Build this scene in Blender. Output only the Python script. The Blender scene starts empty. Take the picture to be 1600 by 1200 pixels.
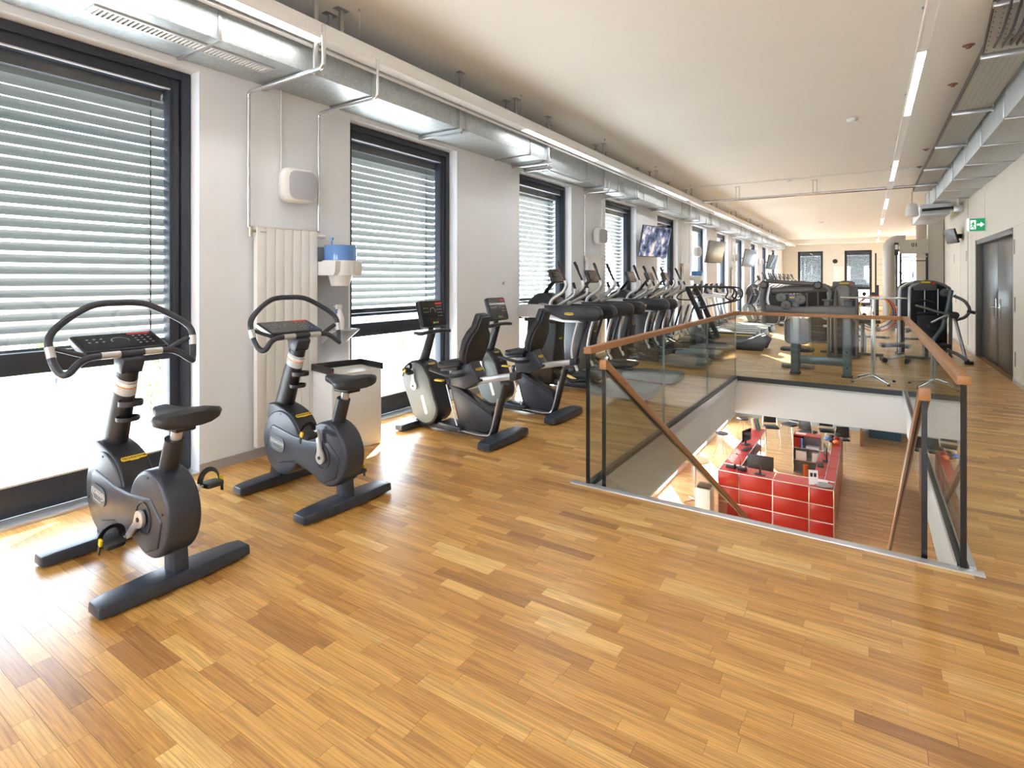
import bpy, bmesh, math, random
from mathutils import Vector, Matrix, Euler
PI = math.pi
R = math.radians
rnd = random.Random(7)
C = bpy.context.scene.collection
S = bpy.context.scene

# ---------------------------------------------------------------- camera, world, sun, exposure
cd = bpy.data.cameras.new('camera'); cam = bpy.data.objects.new('camera', cd); C.objects.link(cam)
cd.sensor_width = 36; cd.lens = 851 / 1600 * 36; cd.shift_y = -164 / 1600
cd.clip_end = 400; cd.clip_start = 0.05
cam.location = (0, 0, 1.55); cam.rotation_euler = (R(90), 0, R(33.208))
S.camera = cam
w = bpy.data.worlds.new('world'); S.world = w; w.use_nodes = True
wn = w.node_tree.nodes; wl = w.node_tree.links
bg = wn['Background']
sky = wn.new('ShaderNodeTexSky'); sky.sky_type = 'HOSEK_WILKIE'; sky.turbidity = 6; sky.ground_albedo = .5
sky.sun_direction = Vector((-.46, .797, .40)).normalized()
mx = wn.new('ShaderNodeMix'); mx.data_type = 'RGBA'; mx.inputs[0].default_value = .12
mx.inputs[6].default_value = (.84, .93, 1.09, 1)
wl.new(sky.outputs[0], mx.inputs[7]); wl.new(mx.outputs[2], bg.inputs[0])
bg.inputs[1].default_value = 5.0
sd = bpy.data.lights.new('sun', 'SUN'); sun = bpy.data.objects.new('sun', sd); C.objects.link(sun)
sd.energy = 20; sd.angle = R(.6); sd.color = (1, .95, .87)
sun.rotation_euler = Vector((-.46, .797, .40)).to_track_quat('Z', 'Y').to_euler()
S.view_settings.view_transform = 'Standard'; S.view_settings.look = 'None'
S.view_settings.gamma = 1; S.view_settings.use_curve_mapping = False
S.view_settings.exposure = 1.58

# ---------------------------------------------------------------- materials
MATS = {}
def mat(name, col=(.5, .5, .5), rough=.5, metal=0., emit=None, es=0., noise=0., nscale=20., spec=None, coat=0., bump=0.):
    if name in MATS: return MATS[name]
    m = bpy.data.materials.new(name); m.use_nodes = True; MATS[name] = m
    n = m.node_tree.nodes; l = m.node_tree.links; b = n['Principled BSDF']
    b.inputs['Base Color'].default_value = (*col, 1); b.inputs['Roughness'].default_value = rough
    b.inputs['Metallic'].default_value = metal
    if spec is not None: b.inputs['Specular IOR Level'].default_value = spec
    if coat: b.inputs['Coat Weight'].default_value = coat
    if emit: b.inputs['Emission Color'].default_value = (*emit, 1); b.inputs['Emission Strength'].default_value = es
    if noise or bump:
        tc = n.new('ShaderNodeTexCoord'); t = n.new('ShaderNodeTexNoise'); t.inputs['Scale'].default_value = nscale; t.inputs['Detail'].default_value = 4
        l.new(tc.outputs['Object'], t.inputs['Vector'])
        if noise:
            x = n.new('ShaderNodeMix'); x.data_type = 'RGBA'; l.new(t.outputs[0], x.inputs[0])
            x.inputs[6].default_value = (*[c * (1 - noise) for c in col], 1); x.inputs[7].default_value = (*[min(1, c * (1 + noise)) for c in col], 1)
            l.new(x.outputs[2], b.inputs['Base Color'])
        if bump:
            q = n.new('ShaderNodeBump'); q.inputs['Strength'].default_value = bump; q.inputs['Distance'].default_value = .002
            l.new(t.outputs[0], q.inputs['Height']); l.new(q.outputs[0], b.inputs['Normal'])
    return m

def glass_mat(name, tint, refl=.04):
    m = bpy.data.materials.new(name); m.use_nodes = True; n = m.node_tree.nodes; l = m.node_tree.links; n.clear()
    o = n.new('ShaderNodeOutputMaterial'); mi = n.new('ShaderNodeMixShader'); t = n.new('ShaderNodeBsdfTransparent'); g = n.new('ShaderNodeBsdfGlossy')
    t.inputs[0].default_value = (*tint, 1); g.inputs['Roughness'].default_value = 0
    lw = n.new('ShaderNodeLayerWeight'); lw.inputs[0].default_value = .5
    p = n.new('ShaderNodeMath'); p.operation = 'POWER'; p.inputs[1].default_value = 5; l.new(lw.outputs['Facing'], p.inputs[0])
    a = n.new('ShaderNodeMath'); a.operation = 'MULTIPLY_ADD'; a.inputs[1].default_value = .9; a.inputs[2].default_value = refl; l.new(p.outputs[0], a.inputs[0])
    l.new(a.outputs[0], mi.inputs[0]); l.new(t.outputs[0], mi.inputs[1]); l.new(g.outputs[0], mi.inputs[2]); l.new(mi.outputs[0], o.inputs[0])
    MATS[name] = m; return m

def plank_mat(name, per_object, dark=.98):
    m = bpy.data.materials.new(name); m.use_nodes = True; n = m.node_tree.nodes; l = m.node_tree.links; b = n['Principled BSDF']
    g = n.new('ShaderNodeNewGeometry')
    if per_object:
        oi = n.new('ShaderNodeObjectInfo'); rs = oi.outputs['Random']
    else: rs = g.outputs['Random Per Island']
    cr = n.new('ShaderNodeValToRGB'); e = cr.color_ramp.elements
    pts = [(0, (.42, .20, .052)), (.10, (.60, .31, .080)), (.45, (.72, .395, .105)), (.85, (.80, .47, .14)), (1, (.93, .64, .24))]
    while len(e) < len(pts): e.new(.5)
    for i, (p, c) in enumerate(pts): e[i].position = p; e[i].color = (*[k * dark for k in c], 1)
    l.new(rs, cr.inputs[0])
    # grain: position + random offset, stretched along x
    mul = n.new('ShaderNodeMath'); mul.operation = 'MULTIPLY'; mul.inputs[1].default_value = 137; l.new(rs, mul.inputs[0])
    ad = n.new('ShaderNodeVectorMath'); ad.operation = 'ADD'; l.new(g.outputs['Position'], ad.inputs[0]); l.new(mul.outputs[0], ad.inputs[1])
    mp = n.new('ShaderNodeMapping'); mp.inputs['Scale'].default_value = (1.6, 26, 1); l.new(ad.outputs[0], mp.inputs[0])
    t = n.new('ShaderNodeTexNoise'); t.inputs['Scale'].default_value = 1.6; t.inputs['Detail'].default_value = 5; t.inputs['Distortion'].default_value = 1.2
    l.new(mp.outputs[0], t.inputs['Vector'])
    r2 = n.new('ShaderNodeValToRGB'); r2.color_ramp.elements[0].position = .35; r2.color_ramp.elements[0].color = (.70, .64, .58, 1)
    r2.color_ramp.elements[1].position = .62; r2.color_ramp.elements[1].color = (1.06, 1.05, 1.02, 1); l.new(t.outputs[0], r2.inputs[0])
    wv = n.new('ShaderNodeTexWave'); wv.wave_type = 'BANDS'; wv.bands_direction = 'Y'; wv.inputs['Scale'].default_value = .9
    wv.inputs['Distortion'].default_value = 7; wv.inputs['Detail'].default_value = 2; wv.inputs['Detail Scale'].default_value = .8
    l.new(mp.outputs[0], wv.inputs['Vector'])
    r3 = n.new('ShaderNodeValToRGB'); r3.color_ramp.elements[0].position = 0; r3.color_ramp.elements[0].color = (.80, .74, .68, 1)
    r3.color_ramp.elements[1].position = .35; r3.color_ramp.elements[1].color = (1, 1, 1, 1); l.new(wv.outputs[0], r3.inputs[0])
    m1 = n.new('ShaderNodeMix'); m1.data_type = 'RGBA'; m1.blend_type = 'MULTIPLY'; m1.inputs[0].default_value = .9
    l.new(cr.outputs[0], m1.inputs[6]); l.new(r2.outputs[0], m1.inputs[7])
    m2 = n.new('ShaderNodeMix'); m2.data_type = 'RGBA'; m2.blend_type = 'MULTIPLY'; m2.inputs[0].default_value = .8
    l.new(m1.outputs[2], m2.inputs[6]); l.new(r3.outputs[0], m2.inputs[7])
    l.new(m2.outputs[2], b.inputs['Base Color'])
    b.inputs['Roughness'].default_value = .33; b.inputs['Specular IOR Level'].default_value = .85
    MATS[name] = m; return m

def galv_mat():
    m = bpy.data.materials.new('galvanised sheet'); m.use_nodes = True; n = m.node_tree.nodes; l = m.node_tree.links; b = n['Principled BSDF']
    tc = n.new('ShaderNodeTexCoord'); v = n.new('ShaderNodeTexVoronoi'); v.inputs['Scale'].default_value = 45; l.new(tc.outputs['Object'], v.inputs['Vector'])
    t = n.new('ShaderNodeTexNoise'); t.inputs['Scale'].default_value = 2.2; l.new(tc.outputs['Object'], t.inputs['Vector'])
    r = n.new('ShaderNodeMapRange'); r.inputs[3].default_value = .44; r.inputs[4].default_value = .58; l.new(t.outputs[0], r.inputs[0]); l.new(r.outputs[0], b.inputs['Roughness'])
    cr = n.new('ShaderNodeValToRGB'); cr.color_ramp.elements[0].color = (.46, .51, .54, 1); cr.color_ramp.elements[1].color = (.60, .65, .67, 1); l.new(v.outputs['Color'], cr.inputs[0])
    l.new(cr.outputs[0], b.inputs['Base Color']); b.inputs['Metallic'].default_value = .8
    q = n.new('ShaderNodeBump'); q.inputs['Strength'].default_value = .12; q.inputs['Distance'].default_value = .008; l.new(t.outputs[0], q.inputs['Height']); l.new(q.outputs[0], b.inputs['Normal'])
    MATS['galv'] = m; return m

galv = galv_mat()
wallm = mat('white paint daylight tint', (.83, .865, .915), .6, noise=.015, nscale=3, bump=.15)  # cool tint of the daylight is put into the white base colour
ceilm = mat('ceiling paint', (.86, .825, .765), .75, noise=.02, nscale=1.2)
farw = mat('cream wall paint', (.74, .725, .67), .6, noise=.015, nscale=2)
frame_m = mat('anthracite window metal', (.026, .033, .048), .38, noise=.06)
slat_m = mat('blind slat metal', (.085, .10, .10), .4)
wglass = glass_mat('window glass', (.95, .975, .97), .05)
rglass = glass_mat('railing glass', (.93, .962, .942), .038)
edge_m = mat('dark glass edge', (.006, .008, .010), .12)
gedge = mat('green glass edge', (.26, .34, .33), .15)
bodym = mat('charcoal machine shell', (.034, .039, .054), .34, noise=.05)
bodyd = mat('dark graphite shell', (.020, .021, .026), .40)
baseM = mat('slate blue machine base', (.030, .039, .058), .36, noise=.06)
rubb = mat('black rubber', (.022, .023, .027), .55)
padm = mat('black upholstery', (.022, .023, .028), .46, noise=.1, nscale=60)
screen = mat('black console face', (.012, .010, .010), .18, coat=.4)
silv = mat('silver painted metal', (.62, .62, .63), .28, metal=.65)
chrome = mat('chrome', (.80, .82, .82), .08, metal=1)
steel = mat('brushed steel', (.52, .53, .54), .3, metal=.9)
yell = mat('yellow plastic', (.88, .62, .03), .4)
whit = mat('white plastic', (.83, .83, .82), .35)
black = mat('black', (.012, .012, .014), .4)
redm = mat('red print', (.75, .06, .04), .4)
greym = mat('grey print', (.55, .55, .55), .4)
oak = mat('oak handrail', (.40, .18, .062), .38, noise=.14, nscale=30)
white_l = mat('light diffuser', (.9, .9, .9), .4, emit=(1, .97, .94), es=7)
alu = mat('aluminium trim', (.66, .67, .70), .32, metal=.6)
bsline = mat('grey baseboard', (.40, .38, .37), .5)

# ---------------------------------------------------------------- mesh builder
class MB:
    def __init__(s): s.v = []; s.f = []
    def add(s, vs, fs, m=None):
        o = len(s.v)
        if m is not None: vs = [m @ Vector(p) for p in vs]
        s.v += [tuple(p) for p in vs]; s.f += [tuple(i + o for i in f) for f in fs]; return s
    def box(s, x0, x1, y0, y1, z0, z1, m=None):
        v = [(x, y, z) for x in (x0, x1) for y in (y0, y1) for z in (z0, z1)]
        return s.add(v, [(0, 1, 3, 2), (4, 6, 7, 5), (0, 4, 5, 1), (2, 3, 7, 6), (0, 2, 6, 4), (1, 5, 7, 3)], m)
    def prism(s, pts, y0, y1, ax='y', m=None):
        n = len(pts)
        if ax == 'y': f = lambda a, b, t: (a, t, b)
        elif ax == 'x': f = lambda a, b, t: (t, a, b)
        else: f = lambda a, b, t: (a, b, t)
        v = [f(a, b, y0) for a, b in pts] + [f(a, b, y1) for a, b in pts]
        fs = [tuple(range(n))[::-1], tuple(range(n, 2 * n))] + [(i, (i + 1) % n, n + (i + 1) % n, n + i) for i in range(n)]
        return s.add(v, fs, m)
    def tube(s, pts, r, n=10, cap=True, sc=(1, 1), up=None):
        pts = [Vector(p) for p in pts]; N = len(pts); rs = r if isinstance(r, (list, tuple)) else [r] * N
        vs = []; nrm = None
        for i, p in enumerate(pts):
            t = (pts[min(i + 1, N - 1)] - pts[max(i - 1, 0)])
            if t.length < 1e-9: t = Vector((0, 0, 1))
            t.normalize()
            if nrm is None:
                a = Vector(up) if up else (Vector((0, 1, 0)) if abs(t.y) < .9 else Vector((0, 0, 1)))
                nrm = (a - t * a.dot(t)).normalized()
            else: nrm = (nrm - t * nrm.dot(t)).normalized()
            b = t.cross(nrm)
            for k in range(n):
                a = 2 * PI * k / n; vs.append(p + nrm * (math.cos(a) * rs[i] * sc[0]) + b * (math.sin(a) * rs[i] * sc[1]))
        fs = [(i * n + k, i * n + (k + 1) % n, (i + 1) * n + (k + 1) % n, (i + 1) * n + k) for i in range(N - 1) for k in range(n)]
        if cap: fs += [tuple(range(n))[::-1], tuple((N - 1) * n + k for k in range(n))]
        return s.add(vs, fs)
    def cyl(s, a, b, r, n=16, r2=None): return s.tube([a, b], [r, r if r2 is None else r2], n)
    def ell(s, c, rx, ry, rz, n=16, k=8, m=None):
        vs = []; fs = []
        for i in range(1, k):
            ph = PI * i / k
            for j in range(n):
                a = 2 * PI * j / n; vs.append((c[0] + rx * math.sin(ph) * math.cos(a), c[1] + ry * math.sin(ph) * math.sin(a), c[2] + rz * math.cos(ph)))
        t = len(vs); vs += [(c[0], c[1], c[2] + rz), (c[0], c[1], c[2] - rz)]
        for i in range(k - 2):
            for j in range(n): fs.append((i * n + j, (i + 1) * n + j, (i + 1) * n + (j + 1) % n, i * n + (j + 1) % n))
        for j in range(n): fs.append((t, j, (j + 1) % n)); fs.append((t + 1, (k - 2) * n + (j + 1) % n, (k - 2) * n + j))
        return s.add(vs, fs, m)
    def torus(s, c, Rr, r, ax='z', n=28, k=8, a0=0, a1=2 * PI, sq=1.0):
        full = abs(a1 - a0 - 2 * PI) < 1e-6; pts = []
        for i in range(n + (0 if full else 1)):
            a = a0 + (a1 - a0) * i / n; u, v = Rr * math.cos(a), Rr * math.sin(a) * sq
            pts.append(Vector(c) + Vector({'z': (u, v, 0), 'y': (u, 0, v), 'x': (0, u, v)}[ax]))
        if not full: return s.tube(pts, r, k)
        N = len(pts); vs = []; an = Vector({'z': (0, 0, 1), 'y': (0, 1, 0), 'x': (1, 0, 0)}[ax])
        for p in pts:
            o = (p - Vector(c)).normalized()
            for q in range(k): a = 2 * PI * q / k; vs.append(p + o * math.cos(a) * r + an * math.sin(a) * r)
        fs = [(i * k + q, i * k + (q + 1) % k, ((i + 1) % N) * k + (q + 1) % k, ((i + 1) % N) * k + q) for i in range(N) for q in range(k)]
        return s.add(vs, fs)
    def lathe(s, prof, c=(0, 0, 0), n=24, m=None):
        vs = []; fs = []
        for r, z in prof:
            for k in range(n): a = 2 * PI * k / n; vs.append((c[0] + r * math.cos(a), c[1] + r * math.sin(a), c[2] + z))
        for i in range(len(prof) - 1):
            for k in range(n): fs.append((i * n + k, i * n + (k + 1) % n, (i + 1) * n + (k + 1) % n, (i + 1) * n + k))
        fs += [tuple(range(n))[::-1], tuple((len(prof) - 1) * n + k for k in range(n))]
        return s.add(vs, fs, m)
    def mesh(s, name, bevel=0., seg=2, smooth=40):
        me = bpy.data.meshes.new(name); me.from_pydata(s.v, [], s.f)
        bm = bmesh.new(); bm.from_mesh(me)
        bmesh.ops.recalc_face_normals(bm, faces=bm.faces)
        if bevel:
            es = [e for e in bm.edges if len(e.link_faces) == 2 and e.calc_face_angle(0) > R(35)]
            bmesh.ops.bevel(bm, geom=es, offset=bevel, offset_type='OFFSET', segments=seg, affect='EDGES', profile=.5, clamp_overlap=True)
        bm.to_mesh(me); bm.free()
        if smooth:
            me.polygons.foreach_set('use_smooth', [True] * len(me.polygons)); me.set_sharp_from_angle(angle=R(smooth))
        return me
    def obj(s, name, m, parent=None, bevel=0., seg=2, smooth=40, label=None, mats=None):
        me = s.mesh(name, bevel, seg, smooth); me.materials.append(m)
        return link(name, me, parent, label)

def link(name, me, parent=None, label=None, loc=None, rot=None):
    o = bpy.data.objects.new(name, me); C.objects.link(o)
    if parent is not None: o.parent = parent
    if label: o['label'] = label
    if loc is not None: o.location = loc
    if rot is not None: o.rotation_euler = rot
    return o
def tag(o, label, cat=None, group=None, kind=None):
    o['label'] = label
    if cat: o['category'] = cat
    if group: o['group'] = group
    if kind: o['kind'] = kind
    return o
def thing(name, label, cat, loc=(0, 0, 0), rz=0, group=None):
    o = bpy.data.objects.new(name, None); C.objects.link(o); o.empty_display_size = .1
    o.location = loc; o.rotation_euler = (0, 0, rz); return tag(o, label, cat, group)
def dup(root, label, loc, rz=0, group=None):
    def cp(o, par):
        c = o.copy(); C.objects.link(c)
        if par is not None: c.parent = par
        for ch in KIDS.get(o.name, []): cp(ch, c)
        return c
    KIDS.clear()
    for o in C.objects:
        if o.parent: KIDS.setdefault(o.parent.name, []).append(o)
    r = cp(root, None); r.location = loc; r.rotation_euler = (0, 0, rz); r['label'] = label
    if group: r['group'] = group
    return r
KIDS = {}
def text(s, size, m, parent, loc, rot, name='lettering', ext=.0006, bold=0, label=None, sx=1):
    cu = bpy.data.curves.new('t', 'FONT'); cu.body = s; cu.size = size; cu.align_x = 'CENTER'; cu.align_y = 'CENTER'; cu.extrude = ext; cu.offset = bold
    cu.resolution_u = 3
    o = bpy.data.objects.new('t', cu); C.objects.link(o)
    dg = bpy.context.evaluated_depsgraph_get(); me = bpy.data.meshes.new_from_object(o.evaluated_get(dg))
    bpy.data.objects.remove(o); me.materials.clear(); me.materials.append(m)
    q = link(name, me, parent, label, loc, rot); q.scale = (sx, 1, 1); return q
def arc(cx, cy, r, a0, a1, n=10, ry=None): return [(cx + r * math.cos(R(a0 + (a1 - a0) * i / n)), cy + (ry or r) * math.sin(R(a0 + (a1 - a0) * i / n))) for i in range(n + 1)]
def rrect(x0, x1, y0, y1, r, n=4): return arc(x1 - r, y1 - r, r, 0, 90, n) + arc(x0 + r, y1 - r, r, 90, 180, n) + arc(x0 + r, y0 + r, r, 180, 270, n) + arc(x1 - r, y0 + r, r, 270, 360, n)
def crv(pts, n=6):
    P = [Vector(p) for p in pts]; P = [P[0] * 2 - P[1]] + P + [P[-1] * 2 - P[-2]]; out = []
    for i in range(1, len(P) - 2):
        for k in range(n):
            t = k / n; a, b, c, d = P[i - 1], P[i], P[i + 1], P[i + 2]
            out.append(.5 * ((2 * b) + (c - a) * t + (2 * a - 5 * b + 4 * c - d) * t * t + (3 * b - a - 3 * c + d) * t ** 3))
    out.append(P[-2]); return out
# ================================================================ SETTING
XL, XR, ZC, YF, YB = -4.45, 1.82, 3.87, 37.4, -6.0
HX0, HX1, HY0, HY1 = -1.80, .45, 3.75, 9.25       # stair opening
ZL = -3.9; ST = .58
WK = range(-2, 11)
def wl_(k): return .525 + 3.24 * k
def wr_(k): return 2.26 + 3.24 * k
XW = XL - .42  # outer face
# floor planks
pm1 = plank_mat('oak plank', True); pm2 = plank_mat('oak plank run', False)
floor = MB().box(XL, HX0, YB, 38, -.5, -.012).box(HX1, 6.0, YB, 38, -.5, -.012).box(HX0, HX1, YB, HY0, -.5, -.012).box(HX0, HX1, HY1, 38, -.5, -.012).obj('floor', mat('screed', (.34, .20, .09), .8), smooth=0)
tag(floor, 'oak strip parquet floor of the upper gym level with a stair opening', kind='structure')
strips = []; sw = .0705; ry = random.Random(3)
y = YB; row = 0
while y < 37.35:
    x = XL - ry.random() * .5
    while x < 6:
        L = ry.choice((.24, .32, .4, .4, .48, .56)) * (1 if y < 14 else 2.0)
        a, b = max(x, XL), min(x + L, 6.0 if y > 23 else XR); x += L
        if b - a < .02: continue
        if y + sw > HY0 and y < HY1:
            if a < HX0 < b: 
                strips.append((a, HX0, y)) 
                if b > HX1: strips.append((HX1, b, y))
                continue
            if a < HX1 < b: strips.append((HX1, b, y)); continue
            if a >= HX0 and b <= HX1: continue
        strips.append((a, b, y))
    y += sw; row += 1
def vis(sp):
    a, b, y = sp; cx = (a + b) / 2; d = -.5477 * cx + .8367 * y; l = .8367 * cx + .5477 * y
    if d < .6: return -1
    u = 800 + 851 * l / d; v = 436 + 851 * 1.55 / d
    if not (-40 < u < 1640 and v < 1230): return -1
    return (b - a) / d / d
order = sorted(range(len(strips)), key=lambda i: -vis(strips[i]))
near = set(order[:300])
g = .0005
pme = MB().box(-.5, .5, 0, 1, -.012, 0).mesh('plank', smooth=0); pme.materials.append(pm1)
for i in sorted(near):
    a, b, y = strips[i]; o = link('plank', pme, floor, loc=((a + b) / 2, y + g, 0)); o.scale = (b - a - 2 * g, sw - 2 * g, 1)
fb = MB()
for i, (a, b, y) in enumerate(strips):
    if i not in near:
        if y < HY0 < y + sw and b > HX0 and a < HX1: pass
        v = [(x_, y_, 0) for x_ in (a + g, b - g) for y_ in (y + g, min(y + sw, 38) - g)]
        z = -.012; v += [(p[0], p[1], z) for p in v]
        fb.add(v, [(0, 2, 3, 1), (0, 1, 5, 4), (2, 6, 7, 3), (0, 4, 6, 2), (1, 3, 7, 5), (4, 5, 7, 6)])
me = bpy.data.meshes.new('plank_run'); me.from_pydata(fb.v, [], fb.f); me.materials.append(pm2)
o = link('plank_run', me, floor, 'further oak strips of the same parquet'); o['kind'] = 'stuff'

# slab edge around opening, ceiling of the lower storey
slabm = mat('slab edge plaster', (.74, .72, .70), .6)
sl = MB()
sl.box(HX0, HX0 + .012, HY0 + .05, HY1, -ST, -.03).box(HX1 - .012, HX1, HY0 + .05, HY1, -ST, -.03).box(HX0, HX1, HY1 - .012, HY1, -ST, -.03)
tag(sl.obj('trim_1', slabm, smooth=0), 'white plastered slab edge around the stair opening', kind='structure')
lc = MB().box(XL, HX0, YB, 38, -ST, -.5).box(HX1, 6, YB, 38, -ST, -.5).box(HX0, HX1, YB, HY0, -ST, -.5).box(HX0, HX1, HY1, 38, -ST, -.5)
tag(lc.obj('ceiling', wallm, smooth=0), 'white ceiling of the lower reception level', kind='structure')
# nosing along the near edge, dark channel + white line along the sides
tag(MB().box(HX0 - .1, HX1 + .06, HY0 - .045, HY0 + .02, -.05, .006).obj('trim_2', alu, bevel=.003), 'metal edge strip at the top of the stairs', kind='structure')
ch = MB().box(HX0 + .002, HX0 + .05, HY0 + .02, HY1 - .01, -.10, .012).box(HX1 - .05, HX1 - .002, HY0 + .02, HY1 - .01, -.10, .012).box(HX0 + .05, HX1 - .05, HY1 - .05, HY1 - .005, -.06, .010)
tag(ch.obj('trim_3', mat('dark channel', (.03, .035, .04), .35), smooth=0), 'dark clamping channel under the glass railing', kind='structure')
ch = MB().box(HX1 - .062, HX1 - .052, HY0 + .02, HY1 - .05, -.11, .02).box(HX1 + .0, HX1 + .03, HY0 + .02, HY1, .0, .018).box(HX0 + .052, HX0 + .060, HY0 + .02, HY1 - .05, -.115, -.02)
tag(ch.obj('trim_4', alu, smooth=0), 'pale metal strips beside the dark railing channel', kind='structure')

# left wall with openings
wz0, wz1 = 0.0, 3.2
def wall_with_holes(x0, x1, ks, zb, zt, h0, h1, name, m, label):
    b = MB(); prev = YB
    for k in ks:
        b.box(x0, x1, prev, wl_(k), zb, zt)
        if h0 > zb: b.box(x0, x1, wl_(k), wr_(k), zb, h0)
        b.box(x0, x1, wl_(k), wr_(k), h1, zt); prev = wr_(k)
    b.box(x0, x1, prev, YF + .3, zb, zt)
    return tag(b.obj(name, m, smooth=0), label, kind='structure')
wall_with_holes(XW, XL, range(-1, 11), -.58, ZC, 0, wz1, 'wall_left', wallm, 'white wall with a row of tall dark framed windows')
wall_with_holes(XW, XL, range(-1, 11), ZL, -.58, ZL + .05, -.95, 'wall_left_lower', wallm, 'white window wall of the lower reception level')
# right wall with door opening
DY0, DY1, DZ = 10.98, 14.40, 2.33
b = MB().box(XR, XR + .25, YB, DY0, -.5, ZC).box(XR, XR + .25, DY1, 21.2, -.5, ZC).box(XR, XR + .25, DY0, DY1, DZ, ZC).box(XR, 6, 21.0, 21.2, -.5, ZC)
tag(b.obj('wall_right', mat('right wall paint', (.80, .765, .68), .6, noise=.012, nscale=2), smooth=0), 'cream white wall on the right with a dark double door', kind='structure')
# far wall with windows
FW = [(-3.62, -2.28), (-1.18, .16), (1.25, 2.55), (2.75, 4.4)]
b = MB(); px = XL
for a, c in FW:
    b.box(px, a, YF, YF + .4, -.5, ZC).box(a, c, YF, YF + .4, 3.22, ZC).box(a, c, YF, YF + .4, -.5, 0.02); px = c
b.box(px, 6, YF, YF + .4, -.5, ZC)
tag(b.obj('wall_far', farw, smooth=0), 'cream end wall with blinded windows at the far end of the gym', kind='structure')
b = MB().box(6, 6.2, YB, YF, ZL, ZC)
tag(b.obj('wall_east', farw, smooth=0), 'outer cream wall on the far right', kind='structure')
# back wall behind the camera, two unseen openings added to brighten the room
b = MB().box(XL, -3.6, YB - .4, YB, -.5, ZC).box(-3.6, -1.9, YB - .4, YB, 3.2, ZC).box(-1.9, -.5, YB - .4, YB, -.5, ZC).box(-.5, 1.2, YB - .4, YB, 3.2, ZC).box(1.2, XR + .25, YB - .4, YB, -.5, ZC).box(-3.6, -1.9, YB - .4, YB, -.5, 1.1).box(-.5, 1.2, YB - .4, YB, -.5, 1.1)
tag(b.obj('wall_back', wallm, smooth=0), 'white wall behind the camera with two added openings that let daylight in', kind='structure')
b = MB().box(XW, 6.2, YB - .4, YF + .4, ZC, ZC + .3)
tag(b.obj('ceiling', ceilm, smooth=0), 'smooth pale ceiling of the gym', kind='structure')
tag(MB().box(XL, 6, 36.2, 37.4, 3.62, ZC).obj('trim_5', ceilm, smooth=0), 'shallow ceiling beam before the end wall', kind='structure')
# baseboards
b = MB(); prev = YB
for k in range(-1, 11): b.box(XL, XL + .012, prev, wl_(k), 0, .075); prev = wr_(k)
tag(b.obj('baseboard_left', bsline, smooth=0), 'low grey baseboard below the white piers', kind='structure')
b = MB().box(XR - .012, XR, 0, DY0 - .02, 0, .06).box(XR - .012, XR, DY1 + .02, 21, 0, .06)
tag(b.obj('baseboard_right', alu, smooth=0), 'low metal baseboard along the right wall', kind='structure')

# ---- windows
def window(n, y0, y1, z1, label, blind=None, x=-4.6, open_low=True):
    root = MB(); fw = .15
    root.box(x - .1, x, y0 - .02, y0 + fw, 0.0, z1).box(x - .1, x, y1 - fw, y1 + .0, 0.0, z1).box(x - .1, x, y0 + fw, y1 - fw, z1 - .155, z1).box(x - .1, x, y0 + fw, y1 - fw, 0.02, .225)
    root.box(x - .1, x, y0 + fw, y1 - fw, .925, 1.065)
    o = root.obj('window_%d' % n, frame_m, bevel=.004, smooth=30); tag(o, label, kind='structure')
    # stepped casement profile on the right and head
    s = MB()
    s.box(x, x + .028, y1 - .075, y1 - .005, .03, z1 - .005).box(x, x + .028, y0 + .0, y0 + .07, .03, z1 - .005).box(x, x + .028, y0 + .07, y1 - .075, z1 - .07, z1 - .005)
    s.box(x - .03, x + .014, y1 - .125, y1 - .085, 1.07, z1 - .09)
    s.obj('frame_step', frame_m, o, bevel=.003, smooth=30)
    MB().box(x - .012, x + .002, y0 + fw - .004, y1 - fw + .004, z1 - .161, z1 - .150).box(x - .012, x + .004, y0 + fw, y1 - fw, .215, .228).obj('seal_strip', alu, o, smooth=0)
    MB().box(x + .0, XL + .01, y0, y1, -.005, .018).obj('sill_strip', alu, o, smooth=0)
    MB().box(x - .055, x - .045, y0 + fw - .01, y1 - fw + .01, 1.06, z1 - .15).obj('pane', wglass, o, smooth=0)
    MB().box(x - .055, x - .045, y0 + fw - .01, y1 - fw + .01, .22, .93).obj('pane', wglass, o, smooth=0)
    return o
ORD = ['nearest, left of the first bike', 'second, behind the blue towel dispenser', 'third, behind the first two cross trainers', 'fourth, behind the third cross trainer', 'fifth, right of the first television', 'sixth', 'seventh', 'eighth', 'ninth', 'tenth', 'eleventh']
for k in range(-1, 11):
    if k < 0: lab = 'tall dark framed window beside the camera, outside the photograph'
    else: lab = 'tall dark framed window, ' + (ORD[k] if k < 5 else ORD[k] + ' from the left along the window wall')
    window(k + 2, wl_(k), wr_(k), 3.2, lab)
slat_me = None
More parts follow.
